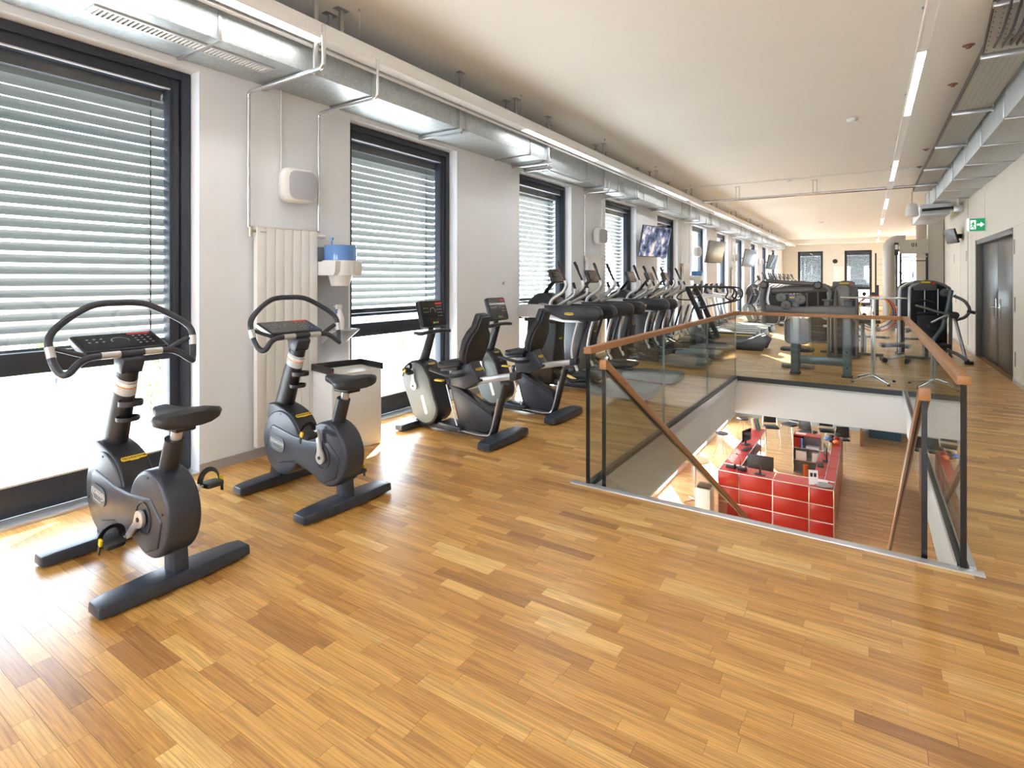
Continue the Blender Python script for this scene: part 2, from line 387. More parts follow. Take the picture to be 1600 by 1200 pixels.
def blind(y0, y1, zt, zb, label, x=-4.80, group='blinds outside the windows', tilt=39, pitch=.08, rz=0, org=None):
    root = thing('venetian_blind', label, 'blind', (x, (y0 + y1) / 2, zb) if org is None else (org[0], org[1], zb), rz, group); hw = (y1 - y0) / 2
    key = round(hw, 3)
    if key not in SL:
        b = MB(); w2 = .044; pts = []
        for i in range(5):
            t = -1 + i / 2; pts.append((t * w2, .006 * (1 - t * t)))
        pts = pts + [(a, c - .0012) for a, c in pts[::-1]]
        b.prism(pts, -hw, hw, 'y'); me = b.mesh('slat', smooth=60); me.materials.append(slat_m); SL[key] = me
    n = int((zt - zb - .02) / pitch)
    for i in range(n):
        z = .06 + i * pitch
        link('slat', SL[key], root, loc=(0, 0, z), rot=(0, R(-tilt if z < zt - zb - .12 else -58), 0))
    MB().box(-.04, .04, -hw, hw, 0, .03).obj('bottom_rail', frame_m, root, bevel=.004)
    MB().box(-.06, .06, -hw, hw, zt - zb - .10, zt - zb + .14).obj('head_box', frame_m, root)
    for yy in (-hw * .72, hw * .78): MB().box(-.003, .003, yy - .004, yy + .004, 0, zt - zb).obj('cord', black, root, smooth=0)
    return root
SL = {}
BL = [(0, .99), (1, 1.13), (2, 1.15), (3, 1.1), (4, 1.1)]
BN = ['half-closed grey venetian blind in the nearest window, left edge of the photo', 'half-closed grey venetian blind behind the blue towel dispenser', 'half-closed grey venetian blind behind the first cross trainer console', 'half-closed grey venetian blind left of the first television', 'half-closed grey venetian blind just right of the first television']
for (k, zb), lab in zip(BL, BN): blind(wl_(k) + .012, wr_(k) - .012, 3.07, zb, lab)

# far windows: same construction turned towards -y
def far_window(n, x0, x1, label, bl=None, zt=3.22):
    b = MB(); y = YF + .12; fw = .12
    b.box(x0, x0 + fw, y, y + .1, .02, zt).box(x1 - fw, x1, y, y + .1, .02, zt).box(x0 + fw, x1 - fw, y, y + .1, zt - .13, zt).box(x0 + fw, x1 - fw, y, y + .1, .02, .2).box(x0 + fw, x1 - fw, y, y + .1, .93, 1.15)
    o = b.obj('window_%d' % n, frame_m, bevel=.004); tag(o, label, kind='structure')
    MB().box(x0 + fw, x1 - fw, y + .05, y + .06, .2, .93).obj('pane', wglass, o, smooth=0)
    MB().box(x0 + fw, x1 - fw, y + .05, y + .06, 1.15, zt - .13).obj('pane', wglass, o, smooth=0)
    if bl: blind(-(x1 - x0) / 2 + fw * .7, (x1 - x0) / 2 - fw * .7, 3.07, 1.15, bl, rz=R(-90), org=((x0 + x1) / 2, y + .25), group='blinds at the far end', tilt=61)
far_window(20, *FW[0], 'dark framed window in the end wall, left one', 'half-closed blind in the left window of the end wall')
far_window(21, *FW[1], 'dark framed window in the end wall, right of the clock', 'half-closed blind in the right window of the end wall')
far_window(22, *FW[2], 'uncovered window in the end wall behind the cable tower')
far_window(23, *FW[3], 'uncovered window in the end wall at the far right')

# door on the right
dm = mat('dark grey door leaf', (.055, .066, .066), .3, noise=.1, nscale=2)
dfm = mat('door frame grey', (.14, .13, .12), .45)
b = MB().box(XR, XR + .16, DY0, DY0 + .07, 0, DZ).box(XR - .01, XR + .16, DY1 - .1, DY1, 0, DZ).box(XR, XR + .16, DY0, DY1, DZ - .09, DZ)
d = tag(b.obj('door_1', dfm, bevel=.004), 'wide dark grey double door in the right wall', kind='structure')
MB().box(XR + .09, XR + .14, DY0 + .07, 12.72, .01, DZ - .09).obj('door_leaf', dm, d, bevel=.003)
MB().box(XR + .09, XR + .14, 12.74, DY1 - .1, .01, DZ - .09).obj('door_leaf', dm, d, bevel=.003)
MB().tube([(XR + .09, 12.9, 1.05), (XR + .03, 12.9, 1.05), (XR + .03, 13.05, 1.05)], .011).tube([(XR + .09, 12.55, 1.05), (XR + .03, 12.55, 1.05), (XR + .03, 12.4, 1.05)], .011).obj('door_handle', chrome, d)
MB().box(XR + .082, XR + .09, 12.86, 12.93, .86, 1.2).box(XR + .082, XR + .09, 12.52, 12.59, .86, 1.2).obj('handle_plate', chrome, d, bevel=.002)
# recessed slot pulls in the wall panels + panel seams
b = MB()
for (yy, z0, z1) in ((17.7, 1.95, 2.17), (15.65, 1.95, 2.17), (10.90, 1.92, 2.14), (10.86, 1.06, 1.28), (15.4, .96, 1.18), (17.4, .96, 1.18), (17.2, .3, .52), (10.84, .25, .47)):
    b.box(XR - .003, XR + .004, yy - .025, yy + .025, z0, z1)
tag(b.obj('trim_6', mat('slot brown', (.16, .12, .10), .6), smooth=0), 'narrow recessed finger slots in the right wall panels', kind='structure')
b = MB()
for yy in (14.9, 16.6, 18.6): b.box(XR - .002, XR + .002, yy, yy + .008, 0, 2.45)
b.box(XR - .002, XR + .002, 14.6, 21, 2.45, 2.458).box(XR - .002, XR + .002, 6, 10.9, 2.33, 2.338)
tag(b.obj('trim_7', greym, smooth=0), 'fine joints between the right wall panels', kind='structure')
# columns
tag(MB().box(1.45, 1.80, 19.8, 20.2, 0, ZC).obj('trim_8', mat('column grey', (.50, .47, .42), .7), bevel=.01), 'square grey concrete column beside the cable tower', kind='structure')
tag(MB().box(1.66, 2.0, 28, 28.4, 0, ZC).obj('trim_9', MATS['column grey'], bevel=.01), 'square grey concrete column further back by the bright window', kind='structure')

# ---- lower storey shell
def lower_floor():
    m = bpy.data.materials.new('lower parquet'); m.use_nodes = True; n = m.node_tree.nodes; l = m.node_tree.links; b = n['Principled BSDF']
    tc = n.new('ShaderNodeTexCoord'); br = n.new('ShaderNodeTexBrick'); br.inputs['Scale'].default_value = 1; br.inputs['Brick Width'].default_value = .55; br.inputs['Row Height'].default_value = .07
    br.inputs['Mortar Size'].default_value = .0012; br.inputs['Color1'].default_value = (.60, .31, .11, 1); br.inputs['Color2'].default_value = (.86, .52, .22, 1); br.inputs['Mortar'].default_value = (.2, .1, .04, 1)
    l.new(tc.outputs['Object'], br.inputs['Vector']); l.new(br.outputs[0], b.inputs['Base Color']); b.inputs['Roughness'].default_value = .3
    return m
tag(MB().box(XL, 6, YB, 38, ZL - .2, ZL).obj('floor', lower_floor(), smooth=0), 'oak parquet floor of the lower reception level', kind='structure')
b = MB().box(XL, 6, 23.2, 23.4, ZL, -ST).box(XL, 6, YB - .2, YB, ZL, -ST)
tag(b.obj('wall_lower', mat('lower grey wall', (.42, .48, .49), .5), smooth=0), 'grey glazed back wall of the reception level', kind='structure')
for k in range(-1, 8):
    b = MB(); y0, y1, x = wl_(k), wr_(k), -4.6
    b.box(x - .1, x, y0, y0 + .1, ZL, -.95).box(x - .1, x, y1 - .1, y1, ZL, -.95).box(x - .1, x, y0 + .1, y1 - .1, ZL, ZL + .14).box(x - .1, x, y0 + .1, y1 - .1, -1.07, -.95)
    o = tag(b.obj('window_%d' % (30 + k), frame_m, bevel=.004), 'dark framed window of the lower level', kind='structure')
    MB().box(x - .055, x - .045, y0 + .1, y1 - .1, ZL + .14, -1.07).obj('pane', wglass, o, smooth=0)
# ================================================================ CEILING SERVICES
# left duct
dl = thing('ventilation_duct', 'galvanised rectangular air duct running above the tall windows', 'air duct', (0, 0, 0))
y = -5.0; i = 0
while y < 35:
    y2 = min(y + 1.42, 35) if not (y < 6.85 < y + 1.42) else 6.85
    xo = -3.86 if y < 6.8 else -4.05
    if y >= 6.8 and y < 6.9: y2 = 7.12
    b = MB()
    if 6.8 <= y < 6.9: b.prism([(-4.445, y), (-3.86, y), (-4.05, y2), (-4.445, y2)], 3.25, 3.62, 'z')
    else: b.box(-4.445, xo, y + .004, y2 - .004, 3.25, 3.62)
    b.obj('duct_section', galv, dl, bevel=.002)
    f = MB(); xf = -3.86 if y2 < 6.9 else -4.05
    f.box(-4.445, xf + .006, y2 - .012, y2 + .012, 3.235, 3.25).box(xf, xf + .012, y2 - .012, y2 + .012, 3.235, 3.63)
    f.obj('joint_flange', steel, dl, bevel=.001); y = y2
# supply grilles under it
for gi, (ga, gb, xa, xb) in enumerate(((1.40, 2.62, -4.16, -4.0), (7.45, 8.65, -4.33, -4.16), (13.2, 14.4, -4.33, -4.16))):
    gr = thing('air_grille', ('long slotted air grille under the duct, nearest the camera' if gi == 0 else 'long slotted air grille under the duct above the third window' if gi == 1 else 'small far air grille under the duct above the television row'), 'air grille', ((xa + xb) / 2, (ga + gb) / 2, 3.25))
    hx, hy = (xb - xa) / 2, (gb - ga) / 2
    MB().box(-hx, -hx + .022, -hy, hy, -.014, 0).box(hx - .022, hx, -hy, hy, -.014, 0).box(-hx + .022, hx - .022, -hy, -hy + .03, -.014, 0).box(-hx + .022, hx - .022, hy - .03, hy, -.014, 0).obj('frame', alu, gr, bevel=.002)
    MB().box(-hx + .022, hx - .022, -hy + .03, hy - .03, -.003, -.001).obj('backing', black, gr, smooth=0)
    bl = MB().box(-hx + .022, hx - .022, -.006, .006, -.012, -.002).mesh('blade', smooth=0); bl.materials.append(whit)
    n = int((2 * hy - .06) / .029)
    for q in range(n): link('blade', bl, gr, loc=(0, -hy + .045 + q * .029, 0))
# hangers with cross struts
HN = ['nearest duct hanger, above the loudspeaker on the wall', 'duct hanger above the right side of the second window', 'duct hanger above the left side of the third window', 'duct hanger just behind the duct step at the third window', 'duct hanger above the pier right of the third window', 'duct hanger above the fourth window']
for i, (yy, xo) in enumerate([(2.80, -3.72), (4.80, -3.83), (6.80, -3.83), (7.16, -4.02), (9.25, -4.02), (10.9, -4.02), (13.0, -4.02), (15.0, -4.02), (17.3, -4.02), (19.6, -4.02), (22, -4.02), (24.6, -4.02)]):
    lab = HN[i] if i < len(HN) else 'strut hanger holding the duct, %s from the camera' % ['seventh', 'eighth', 'ninth', 'tenth', 'eleventh', 'twelfth'][i - 6]
    h = thing('duct_hanger', lab, 'hanger', (xo, yy, 3.2), 0, 'duct hangers')
    MB().box(-.012, .012, -.018, .018, -.02, ZC - 3.2).obj('strut', steel, h, bevel=.002)
    MB().box(-.03, .03, -.05, .05, ZC - 3.208, ZC - 3.2).obj('ceiling_plate', steel, h, bevel=.001)
    c = MB()
    c.box(XL - xo + .005, .04, -.022, -.018, 0, .034).box(XL - xo + .005, .04, .018, .022, 0, .034).box(XL - xo + .005, .04, -.018, .018, .0, .004)
    c.obj('cross_strut', steel, h, smooth=0)
bm_ = MB().box(-.035, .035, -.06, .06, -.006, 0).mesh('plate', .001); bm_.materials.append(steel)
pm_ = MB().box(-.012, .012, -.018, .018, -.22, -.006).mesh('post', .002); pm_.materials.append(steel)
PN = ['first ceiling post pair from the camera, outer post', 'second pair above the second window, outer post', 'third pair of ceiling posts, outer post', 'fourth pair of ceiling posts, outer post']
for i in range(-1, 10):
    for j, xx in enumerate((-3.80, -3.95)):
        lab = '%s ceiling post with a square plate above the duct, %s' % (['first', 'second', 'third', 'fourth', 'fifth', 'sixth', 'seventh', 'eighth', 'ninth', 'tenth'][i], 'room side' if j == 0 else 'wall side') if i >= 0 else 'ceiling post with a plate above the duct outside the frame, %s side' % ('room', 'wall')[j]
        t = thing('ceiling_post', lab, 'bracket', (xx, 3.12 + 2.78 * i, ZC), 0, 'posts carrying the duct')
        link('plate', bm_, t); link('post', pm_, t)
# continuous light strips
def strip_light(name, label, x, z, segs, y0, y1, wd, hg):
    t = thing(name, label, 'strip light', (x, 0, z))
    MB().box(-wd / 2, wd / 2, y0, y1, .012, hg).box(-wd / 2, -wd / 2 + .012, y0, y1, 0, .012).box(wd / 2 - .012, wd / 2, y0, y1, 0, .012).obj('profile', whit, t, bevel=.002)
    px = y0
    for a, b in segs:
        if a > px: MB().box(-wd / 2 + .012, wd / 2 - .012, px + .003, a - .003, .003, .012).obj('blank_cover', MATS['grey print'] if 0 else whit, t, smooth=0)
        MB().box(-wd / 2 + .012, wd / 2 - .012, a, b, .009, .012).obj('diffuser', white_l, t, smooth=0, label='glowing white diffuser'); px = b
    MB().box(-wd / 2 + .012, wd / 2 - .012, px + .003, y1, .003, .012).obj('blank_cover', whit, t, smooth=0)
    b = MB(); yy = y0 + .4
    while yy < y1: b.cyl((0, yy, hg), (0, yy, ZC - z - .003), .0018, 6).cyl((0, yy, ZC - z - .02), (0, yy, ZC - z - .003), .012, 8); yy += 2.6
    b.obj('suspension_wire', steel, t); return t
SG = [(.67 + 5.22 * i, 2.80 + 5.22 * i + .02 * i) for i in range(-1, 7)]
strip_light('strip_light', 'continuous white suspended light strip along the duct on the left', -3.66, 3.445, SG, -5, 36, .12, .125)
strip_light('strip_light', 'suspended light strip with glowing sections down the middle of the ceiling', .39, 3.52, [(.7 + 5.22 * i, 2.9 + 5.22 * i) for i in range(-1, 7)], -5, 36, .085, .05)
b = MB().box(-3.80, -3.76, -5, 36, 3.435, 3.45)
tag(b.obj('conduit_rail', whit, bevel=.002), 'thin white rail between the light strip and the duct', 'rail')

# radiator and pipes at the first pier
def pipe(name, label, pts, r=.011, m=None, cat='pipe', group=None, coll=True):
    t = MB().tube(crvc(pts, .05), r, 12).obj(name, m or chrome); tag(t, label, cat, group); return t
def crvc(pts, rad):
    P = [Vector(p) for p in pts]; out = [P[0]]
    for i in range(1, len(P) - 1):
        a, b, c = P[i - 1], P[i], P[i + 1]; r = min(rad, (a - b).length / 2, (c - b).length / 2)
        u = b + (a - b).normalized() * r; v = b + (c - b).normalized() * r
        for k in range(5): t = k / 4; out.append((1 - t) ** 2 * u + 2 * t * (1 - t) * b + t * t * v)
    return out + [P[-1]]
pipe_m = mat('zinc pipe', (.66, .68, .71), .22, metal=.9)
pipe('heating_pipe', 'thicker zinc heating pipe dropping to the left radiator valve', [(-4.38, 2.63, 1.99), (-4.38, 2.63, 3.13), (-3.40, 2.63, 3.13), (-3.40, 2.63, 3.44)], .016, pipe_m)
pipe('heating_pipe', 'thin zinc heating pipe dropping to the right radiator valve', [(-4.38, 3.33, 1.99), (-4.38, 3.33, 3.13), (-3.58, 3.33, 3.13), (-3.58, 3.33, 3.46)], .013, pipe_m)
pipe('cable_conduit', 'thin conduit dropping to the white loudspeaker between the heating pipes', [(-4.43, 2.97, 2.5), (-4.43, 2.97, 3.25)], .008, whit)
def radiator(y0, y1, z0, z1, label, group):
    t = thing('panel_radiator', label, 'radiator', (-4.44, (y0 + y1) / 2, 0), 0, group); w = (y1 - y0); n = 7
    for i in range(n):
        a = -w / 2 + i * w / n; MB().box(.03, .085, a + .0015, a + w / n - .0015, z0, z1).obj('flat_tube', whit, t, bevel=.004)
    MB().box(.0, .03, -w / 2 + .02, w / 2 - .02, z0 + .1, z0 + .14).box(.0, .03, -w / 2 + .02, w / 2 - .02, z1 - .14, z1 - .1).obj('wall_bracket', steel, t)
    MB().box(.025, .09, -w / 2 - .004, w / 2 + .004, z1 - .002, z1 + .008).obj('top_cover', whit, t, bevel=.002)
    MB().cyl((.06, -w / 2 - .04, z1 - .04), (.06, -w / 2, z1 - .04), .014).cyl((.06, -w / 2 - .045, z1 - .09), (.06, -w / 2 - .045, z1 + .0), .018).obj('valve', MATS['brass'], t)
    MB().cyl((.06, w / 2, z1 - .04), (.06, w / 2 + .04, z1 - .04), .014).lathe([(.016, 0), (.022, .01), (.022, .05), (.014, .06)], m=Matrix.Translation((.06, w / 2 + .04, z1 - .04)) @ Matrix.Rotation(R(-90), 4, 'X')).obj('thermostat', whit, t)
    MB().box(.086, .0875, -w / 2 + .03, -w / 2 + .09, z1 - .05, z1 - .04).obj('badge', steel, t)
    return t
mat('brass', (.55, .48, .36), .3, metal=.8)
r0 = radiator(2.69, 3.30, .11, 2.0, 'tall white vertical tube radiator behind the second bike', 'radiators')
for i, y0 in enumerate((9.2, 15.45, 22.1)):
    dup(r0, ['tall white radiator on the pier left of the fourth window', 'tall white radiator left of the uncovered sixth window', 'tall white radiator on a far pier behind the machines'][i], (-4.44, y0 + .33, 0))
    for j, yy in enumerate((y0 - .06, y0 + .70)):
        pipe('heating_pipe', '%s zinc pipe to the %s' % (('left', 'right')[j], ['radiator by the fourth window', 'radiator by the sixth window', 'far radiator'][i]), [(-4.38, yy, 1.99), (-4.38, yy, 3.13), (-3.9, yy, 3.13), (-3.9, yy, 3.3)], .014, pipe_m)
# wall loudspeakers
def speaker(loc, label):
    t = thing('wall_speaker', label, 'speaker', loc, 0, 'white wall speakers')
    prof = rrect(-.19, .19, -.15, .15, .09, 6)
    b = MB(); 
    b.prism([(y_, z_) for y_, z_ in [(p[0] * .85, p[1] * 1.05) for p in prof]], .0, .12, 'x'); b.obj('case', whit, t, bevel=.04, seg=4)
    MB().prism([(p[0] * .68 + .03, p[1] * .86) for p in prof], .118, .126, 'x').obj('grille', mat('speaker mesh', (.42, .44, .48), .6), t, bevel=.004)
    MB().box(-.03, .0, -.03, .03, -.04, .04).obj('bracket', whit, t)
    return t
s0 = speaker((-4.42, 3.1, 2.40), 'white loudspeaker on the first pier above the radiator')
s0.rotation_euler = (0, 0, R(-12))
for yy, lb in ((9.75, 'white loudspeaker left of the fourth window'), (16.9, 'white loudspeaker at the uncovered sixth window'), (22.4, 'small white loudspeaker between the second and third televisions'), (28.6, 'farthest white loudspeaker on the window wall')):
    dup(s0, lb, (-4.40, yy, 2.38), R(-12))
# paper towel dispenser, back plate, shelf, spray bottle, bin
plate = MB().box(-4.449, -4.435, 3.34, 3.73, .30, 1.86).obj('splash_plate', mat('grey laminate', (.42, .44, .48), .35)); tag(plate, 'grey splash plate on the wall behind the towel dispenser', 'panel')
blue = mat('translucent blue plastic', (.10, .26, .62), .15, coat=.5)
def dispenser(loc, label):
    t = thing('towel_dispenser', label, 'dispenser', loc, 0, 'blue and white dispensers')
    MB().prism([(-.13, 0), (.10, 0), (.12, .03), (.13, .13), (-.13, .13)], -.16, .16, 'y').obj('back', whit, t)
    MB().lathe([(.155, .0), (.165, .12), (.166, .14)], n=28).obj('white_body', whit, t)
    MB().lathe([(.085, -.10), (.105, -.02), (.112, .0)], n=28).obj('paper_outlet', whit, t)
    MB().lathe([(.150, .142), (.150, .25), (.142, .285), (.05, .292)], n=28).obj('blue_cover', blue, t, label='translucent blue cover')
    MB().cyl((-.05, -.06, .29), (-.05, -.06, .34), .008).cyl((-.05, -.06, .34), (-.05, -.06, .36), .018).obj('key', blue, t)
    MB().box(-.2, -.12, -.05, .05, .02, .14).obj('wall_bracket', whit, t)
    return t
d0 = dispenser((-4.24, 3.47, 1.585), 'blue and white paper towel dispenser beside the radiator')
dup(d0, 'blue and white towel dispenser in front of the far uncovered window', (-4.24, 16.45, 1.5))
sh = thing('wall_shelf', 'small slanted metal shelf under the spray bottle', 'shelf', (-4.44, 3.55, 1.045))
MB().prism([(.0, 0), (.20, 0), (.20, .012), (.0, .012)], -.16, .16, 'y').obj('board', alu, sh, bevel=.002)
MB().prism([(.0, -.13), (.195, 0), (.0, 0)], -.16, -.15, 'y').prism([(.0, -.13), (.195, 0), (.0, 0)], .15, .16, 'y').obj('side_cheek', alu, sh)
sp = thing('spray_bottle', 'white spray bottle with a blue trigger on the wall shelf', 'bottle', (-4.31, 3.52, 1.058))
MB().lathe([(.040, 0), (.044, .01), (.044, .10), (.038, .125), (.018, .19), (.015, .2)], n=20).obj('body', whit, sp)
MB().box(-.014, .014, -.045, .02, .20, .245).cyl((0, -.05, .228), (0, -.07, .228), .007).obj('spray_head', whit, sp, bevel=.006)
MB().tube([(0, -.03, .21), (0, -.045, .18), (0, -.035, .16)], .006, 8).obj('trigger', mat('blue plastic', (.05, .2, .75), .3), sp)
bn = thing('waste_bin', 'white square waste bin with an open black frame on top', 'bin', (-4.09, 3.43, 0), R(-12))
MB().box(-.19, .19, -.25, .25, .0, .70).obj('body', whit, bn, bevel=.012)
MB().box(-.2, .2, -.26, -.235, .70, .76).box(-.2, .2, .235, .26, .70, .76).box(-.2, -.175, -.235, .235, .70, .76).obj('top_frame', black, bn, bevel=.003)
MB().box(-.17, .2, -.235, .235, .70, .706).obj('lid', whit, bn)
MB().box(.2005, .203, -.255, -.245, .72, .735).obj('red_dot', redm, bn)
MB().box(-.18, .18, -.24, .24, -.0, .02).obj('plinth', black, bn)
tag(MB().cyl((-4.45, 6.56, 1.49), (-4.438, 6.56, 1.49), .022, 16).obj('wall_button', bsline), 'small round button on the pier between second and third windows', 'button')

# televisions
tvs = mat('tv screen', (.03, .035, .045), .12, coat=.3)
def tv_pic():
    m = bpy.data.materials.new('tv picture'); m.use_nodes = True; n = m.node_tree.nodes; l = m.node_tree.links; b = n['Principled BSDF']
    tc = n.new('ShaderNodeTexCoord'); t = n.new('ShaderNodeTexNoise'); t.inputs['Scale'].default_value = 5; t.inputs['Detail'].default_value = 6; l.new(tc.outputs['Object'], t.inputs[0])
    r = n.new('ShaderNodeValToRGB'); e = r.color_ramp.elements; e[0].position = .38; e[0].color = (.01, .015, .03, 1); e[1].position = .68; e[1].color = (.55, .48, .45, 1); k = e.new(.52); k.color = (.08, .11, .2, 1)
    l.new(t.outputs[0], r.inputs[0]); l.new(r.outputs[0], b.inputs['Base Color']); l.new(r.outputs[0], b.inputs['Emission Color']); b.inputs['Emission Strength'].default_value = .5; b.inputs['Roughness'].default_value = .1
    return m
tvp = tv_pic()
def tv(loc, rz, label, pic, al=.45):
    t = thing('television', label, 'television', loc, rz, 'televisions on the window piers')
    w, h = .60, .36; rot = Matrix.Rotation(R(12), 4, 'X')
    MB().box(-w, w, -.02, .02, -h, h, m=rot).obj('case', black, t, bevel=.006)
    MB().box(-w + .015, w - .015, -.023, -.0205, -h + .015, h - .015, m=rot).obj('screen', tvp if pic else tvs, t, smooth=0)
    MB().box(-.1, .1, .02, .05, -.1, .1).box(-.03, .03, .05, al, -.03, .03).obj('wall_arm', black, t, bevel=.003)
    return t
t0 = tv((-4.17, 12.45, 2.42), R(77), 'first flat television showing a picture, right of the fourth window', True, .27)
for yy, lb in ((18.3, 'second flat television with a striped reflection, behind the treadmills'), (24.3, 'third flat television on the far window piers'), (30.6, 'fourth and farthest flat television on the window wall')):
    tv((-4.14, yy, 2.42), R(78), lb, False, .31)

# cross pipes under the ceiling
pipe('cross_pipe', 'thick zinc pipe crossing below the ceiling from left duct to right', [(-4.0, 14.55, 3.55), (1.1, 14.55, 3.55)], .035, pipe_m)
pipe('cross_pipe', 'thin conduit running on the ceiling next to the thick cross pipe', [(-4.0, 14.0, 3.85), (1.2, 14.0, 3.85)], .012, whit)
for xx, lb in ((-2.75, 'left double rod clamp holding the cross pipe'), (-1.05, 'right double rod clamp holding the cross pipe')):
    t = thing('pipe_clamp', lb, 'clamp', (xx, 14.55, 3.55))
    MB().cyl((-.04, 0, .035), (-.04, 0, .32), .006, 8).cyl((.04, 0, .035), (.04, 0, .32), .006, 8).obj('rod', steel, t)
    MB().torus((0, 0, 0), .038, .006, 'x').obj('ring', steel, t)
    MB().box(-.06, .06, -.02, .02, .31, .32).obj('plate', steel, t)
for i, (xx, yy) in enumerate(((-1.56, 14.2), (-1.61, 25.5), (-.2, 9.3))):
    t = thing('smoke_detector', ['round smoke detector beside the cross pipe', 'farther round smoke detector on the ceiling', 'round smoke detector above the stair opening'][i], 'detector', (xx, yy, ZC))
    MB().lathe([(.05, -.045), (.065, -.03), (.07, -.015), (.07, 0)], n=20).obj('head', whit, t)
for i, (xx, yy) in enumerate(((.85, 7.0), (.86, 8.3), (.88, 12.2), (.9, 14.0))):
    t = thing('sprinkler_rose', ['flush rusty ceiling socket nearest the cable tray', 'second rusty ceiling socket left of the cable tray', 'third rusty ceiling socket left of the cable tray', 'farthest rusty ceiling socket left of the cable tray'][i], 'socket', (xx - .02, yy, ZC))
    MB().lathe([(.02, -.03), (.025, -.008), (.05, -.004), (.05, 0)], n=16).obj('rose', mat('rusty brown', (.30, .16, .11), .6), t)

# right duct
dr = thing('ventilation_duct', 'galvanised air duct along the right wall under the ceiling', 'air duct')
y = 5.0
while y < 17.4:
    y2 = min(y + 1.45, 17.6)
    MB().box(1.24, XR - .01, y + .004, y2 - .004, 3.30, 3.72).obj('duct_section', galv, dr, bevel=.002)
    MB().box(1.225, XR - .01, y2 - .014, y2 + .014, 3.285, 3.30).box(1.225, 1.24, y2 - .014, y2 + .014, 3.285, 3.74).obj('joint_flange', steel, dr, bevel=.001)
    y = y2
MB().box(1.02, 1.55, 15.9, 18.6, 3.04, 3.28).obj('duct_section', galv, dr, bevel=.002)
MB().box(1.005, 1.56, 15.88, 15.91, 3.03, 3.29).box(1.005, 1.56, 18.58, 18.61, 3.03, 3.29).obj('joint_flange', steel, dr)
# perforated cable tray
pt = bpy.data.materials.new('perforated steel'); pt.use_nodes = True
_n = pt.node_tree.nodes; _l = pt.node_tree.links; _b = _n['Principled BSDF']; _b.inputs['Metallic'].default_value = .4; _b.inputs['Roughness'].default_value = .5
_tc = _n.new('ShaderNodeTexCoord'); _mp = _n.new('ShaderNodeMapping'); _mp.inputs['Rotation'].default_value = (0, 0, R(90)); _br = _n.new('ShaderNodeTexBrick'); _l.new(_tc.outputs['Object'], _mp.inputs[0]); _l.new(_mp.outputs[0], _br.inputs[0])
_br.offset = .5; _br.inputs['Scale'].default_value = 1; _br.inputs['Brick Width'].default_value = .05; _br.inputs['Row Height'].default_value = .05; _br.inputs['Mortar Size'].default_value = .02; _br.inputs['Mortar Smooth'].default_value = 0
_br.inputs['Color1'].default_value = (.05, .05, .05, 1); _br.inputs['Color2'].default_value = (.05, .05, .05, 1); _br.inputs['Mortar'].default_value = (.42, .43, .40, 1); _l.new(_br.outputs[0], _b.inputs['Base Color'])
ct = thing('cable_tray', 'perforated steel cable tray stepping down along the right side of the ceiling', 'cable tray')
def tray_seg(p0, p1, wd=.34):
    (ya, za), (yb, zb) = p0, p1; x0, x1 = .86, .86 + min(wd, .335)
    b = MB().prism([(ya, za), (yb, zb), (yb, zb + .004), (ya, za + .004)], x0, x1, 'x').prism([(ya, za), (yb, zb), (yb, zb + .07), (ya, za + .07)], x0, x0 + .004, 'x').prism([(ya, za), (yb, zb), (yb, zb + .07), (ya, za + .07)], x1 - .004, x1, 'x')
    b.obj('tray_section', pt, ct, smooth=0)
    MB().prism([(ya, za - .004), (yb, zb - .004), (yb, zb + .072), (ya, za + .072)], x0 - .006, x0 - .001, 'x').obj('rolled_edge', black, ct)
tray_seg((2.0, 3.78), (5.85, 3.78), .38); tray_seg((5.85, 3.78), (6.35, 3.56), .38); tray_seg((6.35, 3.56), (11, 3.56)); tray_seg((11, 3.56), (15.6, 3.56))
for i, (yy, zz) in enumerate(((4.0, 3.78), (5.8, 3.78), (6.4, 3.56), (8.4, 3.56), (10.4, 3.56), (12.4, 3.56), (14.4, 3.56))):
    MB().box(.84, 1.222, yy - .022, yy + .022, zz - .045, zz - .002).obj('bracket_arm', steel, ct, bevel=.003)
    MB().box(1.205, 1.222, yy - .022, yy + .022, zz - .05, ZC - .002).obj('bracket_post', steel, ct, bevel=.003)
cb = MB()
for q in range(5): cb.tube(crv([(.92 + q * .05 + .01 * math.sin(yy + q), yy, (3.80 if yy < 5.8 else 3.585)) for yy in (2, 3.5, 5, 5.85, 6.4, 8, 10, 12, 15)], 3), .010, 6)
tag(cb.obj('cable_bundle', mat('dark cable', (.05, .05, .06), .5)), 'bundle of dark cables lying in the cable tray', 'cables')
# projector-like arm and hanging white speaker under the right duct
t = thing('ceiling_bracket_arm', 'dark swivel arm jutting out under the right duct', 'bracket', (1.0, 15.2, 3.09))
MB().cyl((0, 0, 0), (.62, 0, .02), .03, 12).obj('arm', black, t); MB().box(.55, .72, -.05, .05, -.08, .06).obj('joint', steel, t, bevel=.01); MB().box(.6, .64, -.02, .02, .04, .2).obj('post', steel, t)
t = thing('hanging_speaker', 'white speaker hanging under the cable tray', 'speaker', (.84, 15.6, 3.14))
MB().lathe([(.07, -.16), (.13, -.14), (.12, .0), (.10, .13), (.04, .16)], n=20).obj('case', whit, t); MB().cyl((0, 0, .16), (0, 0, .42), .012, 8).obj('rod', steel, t)
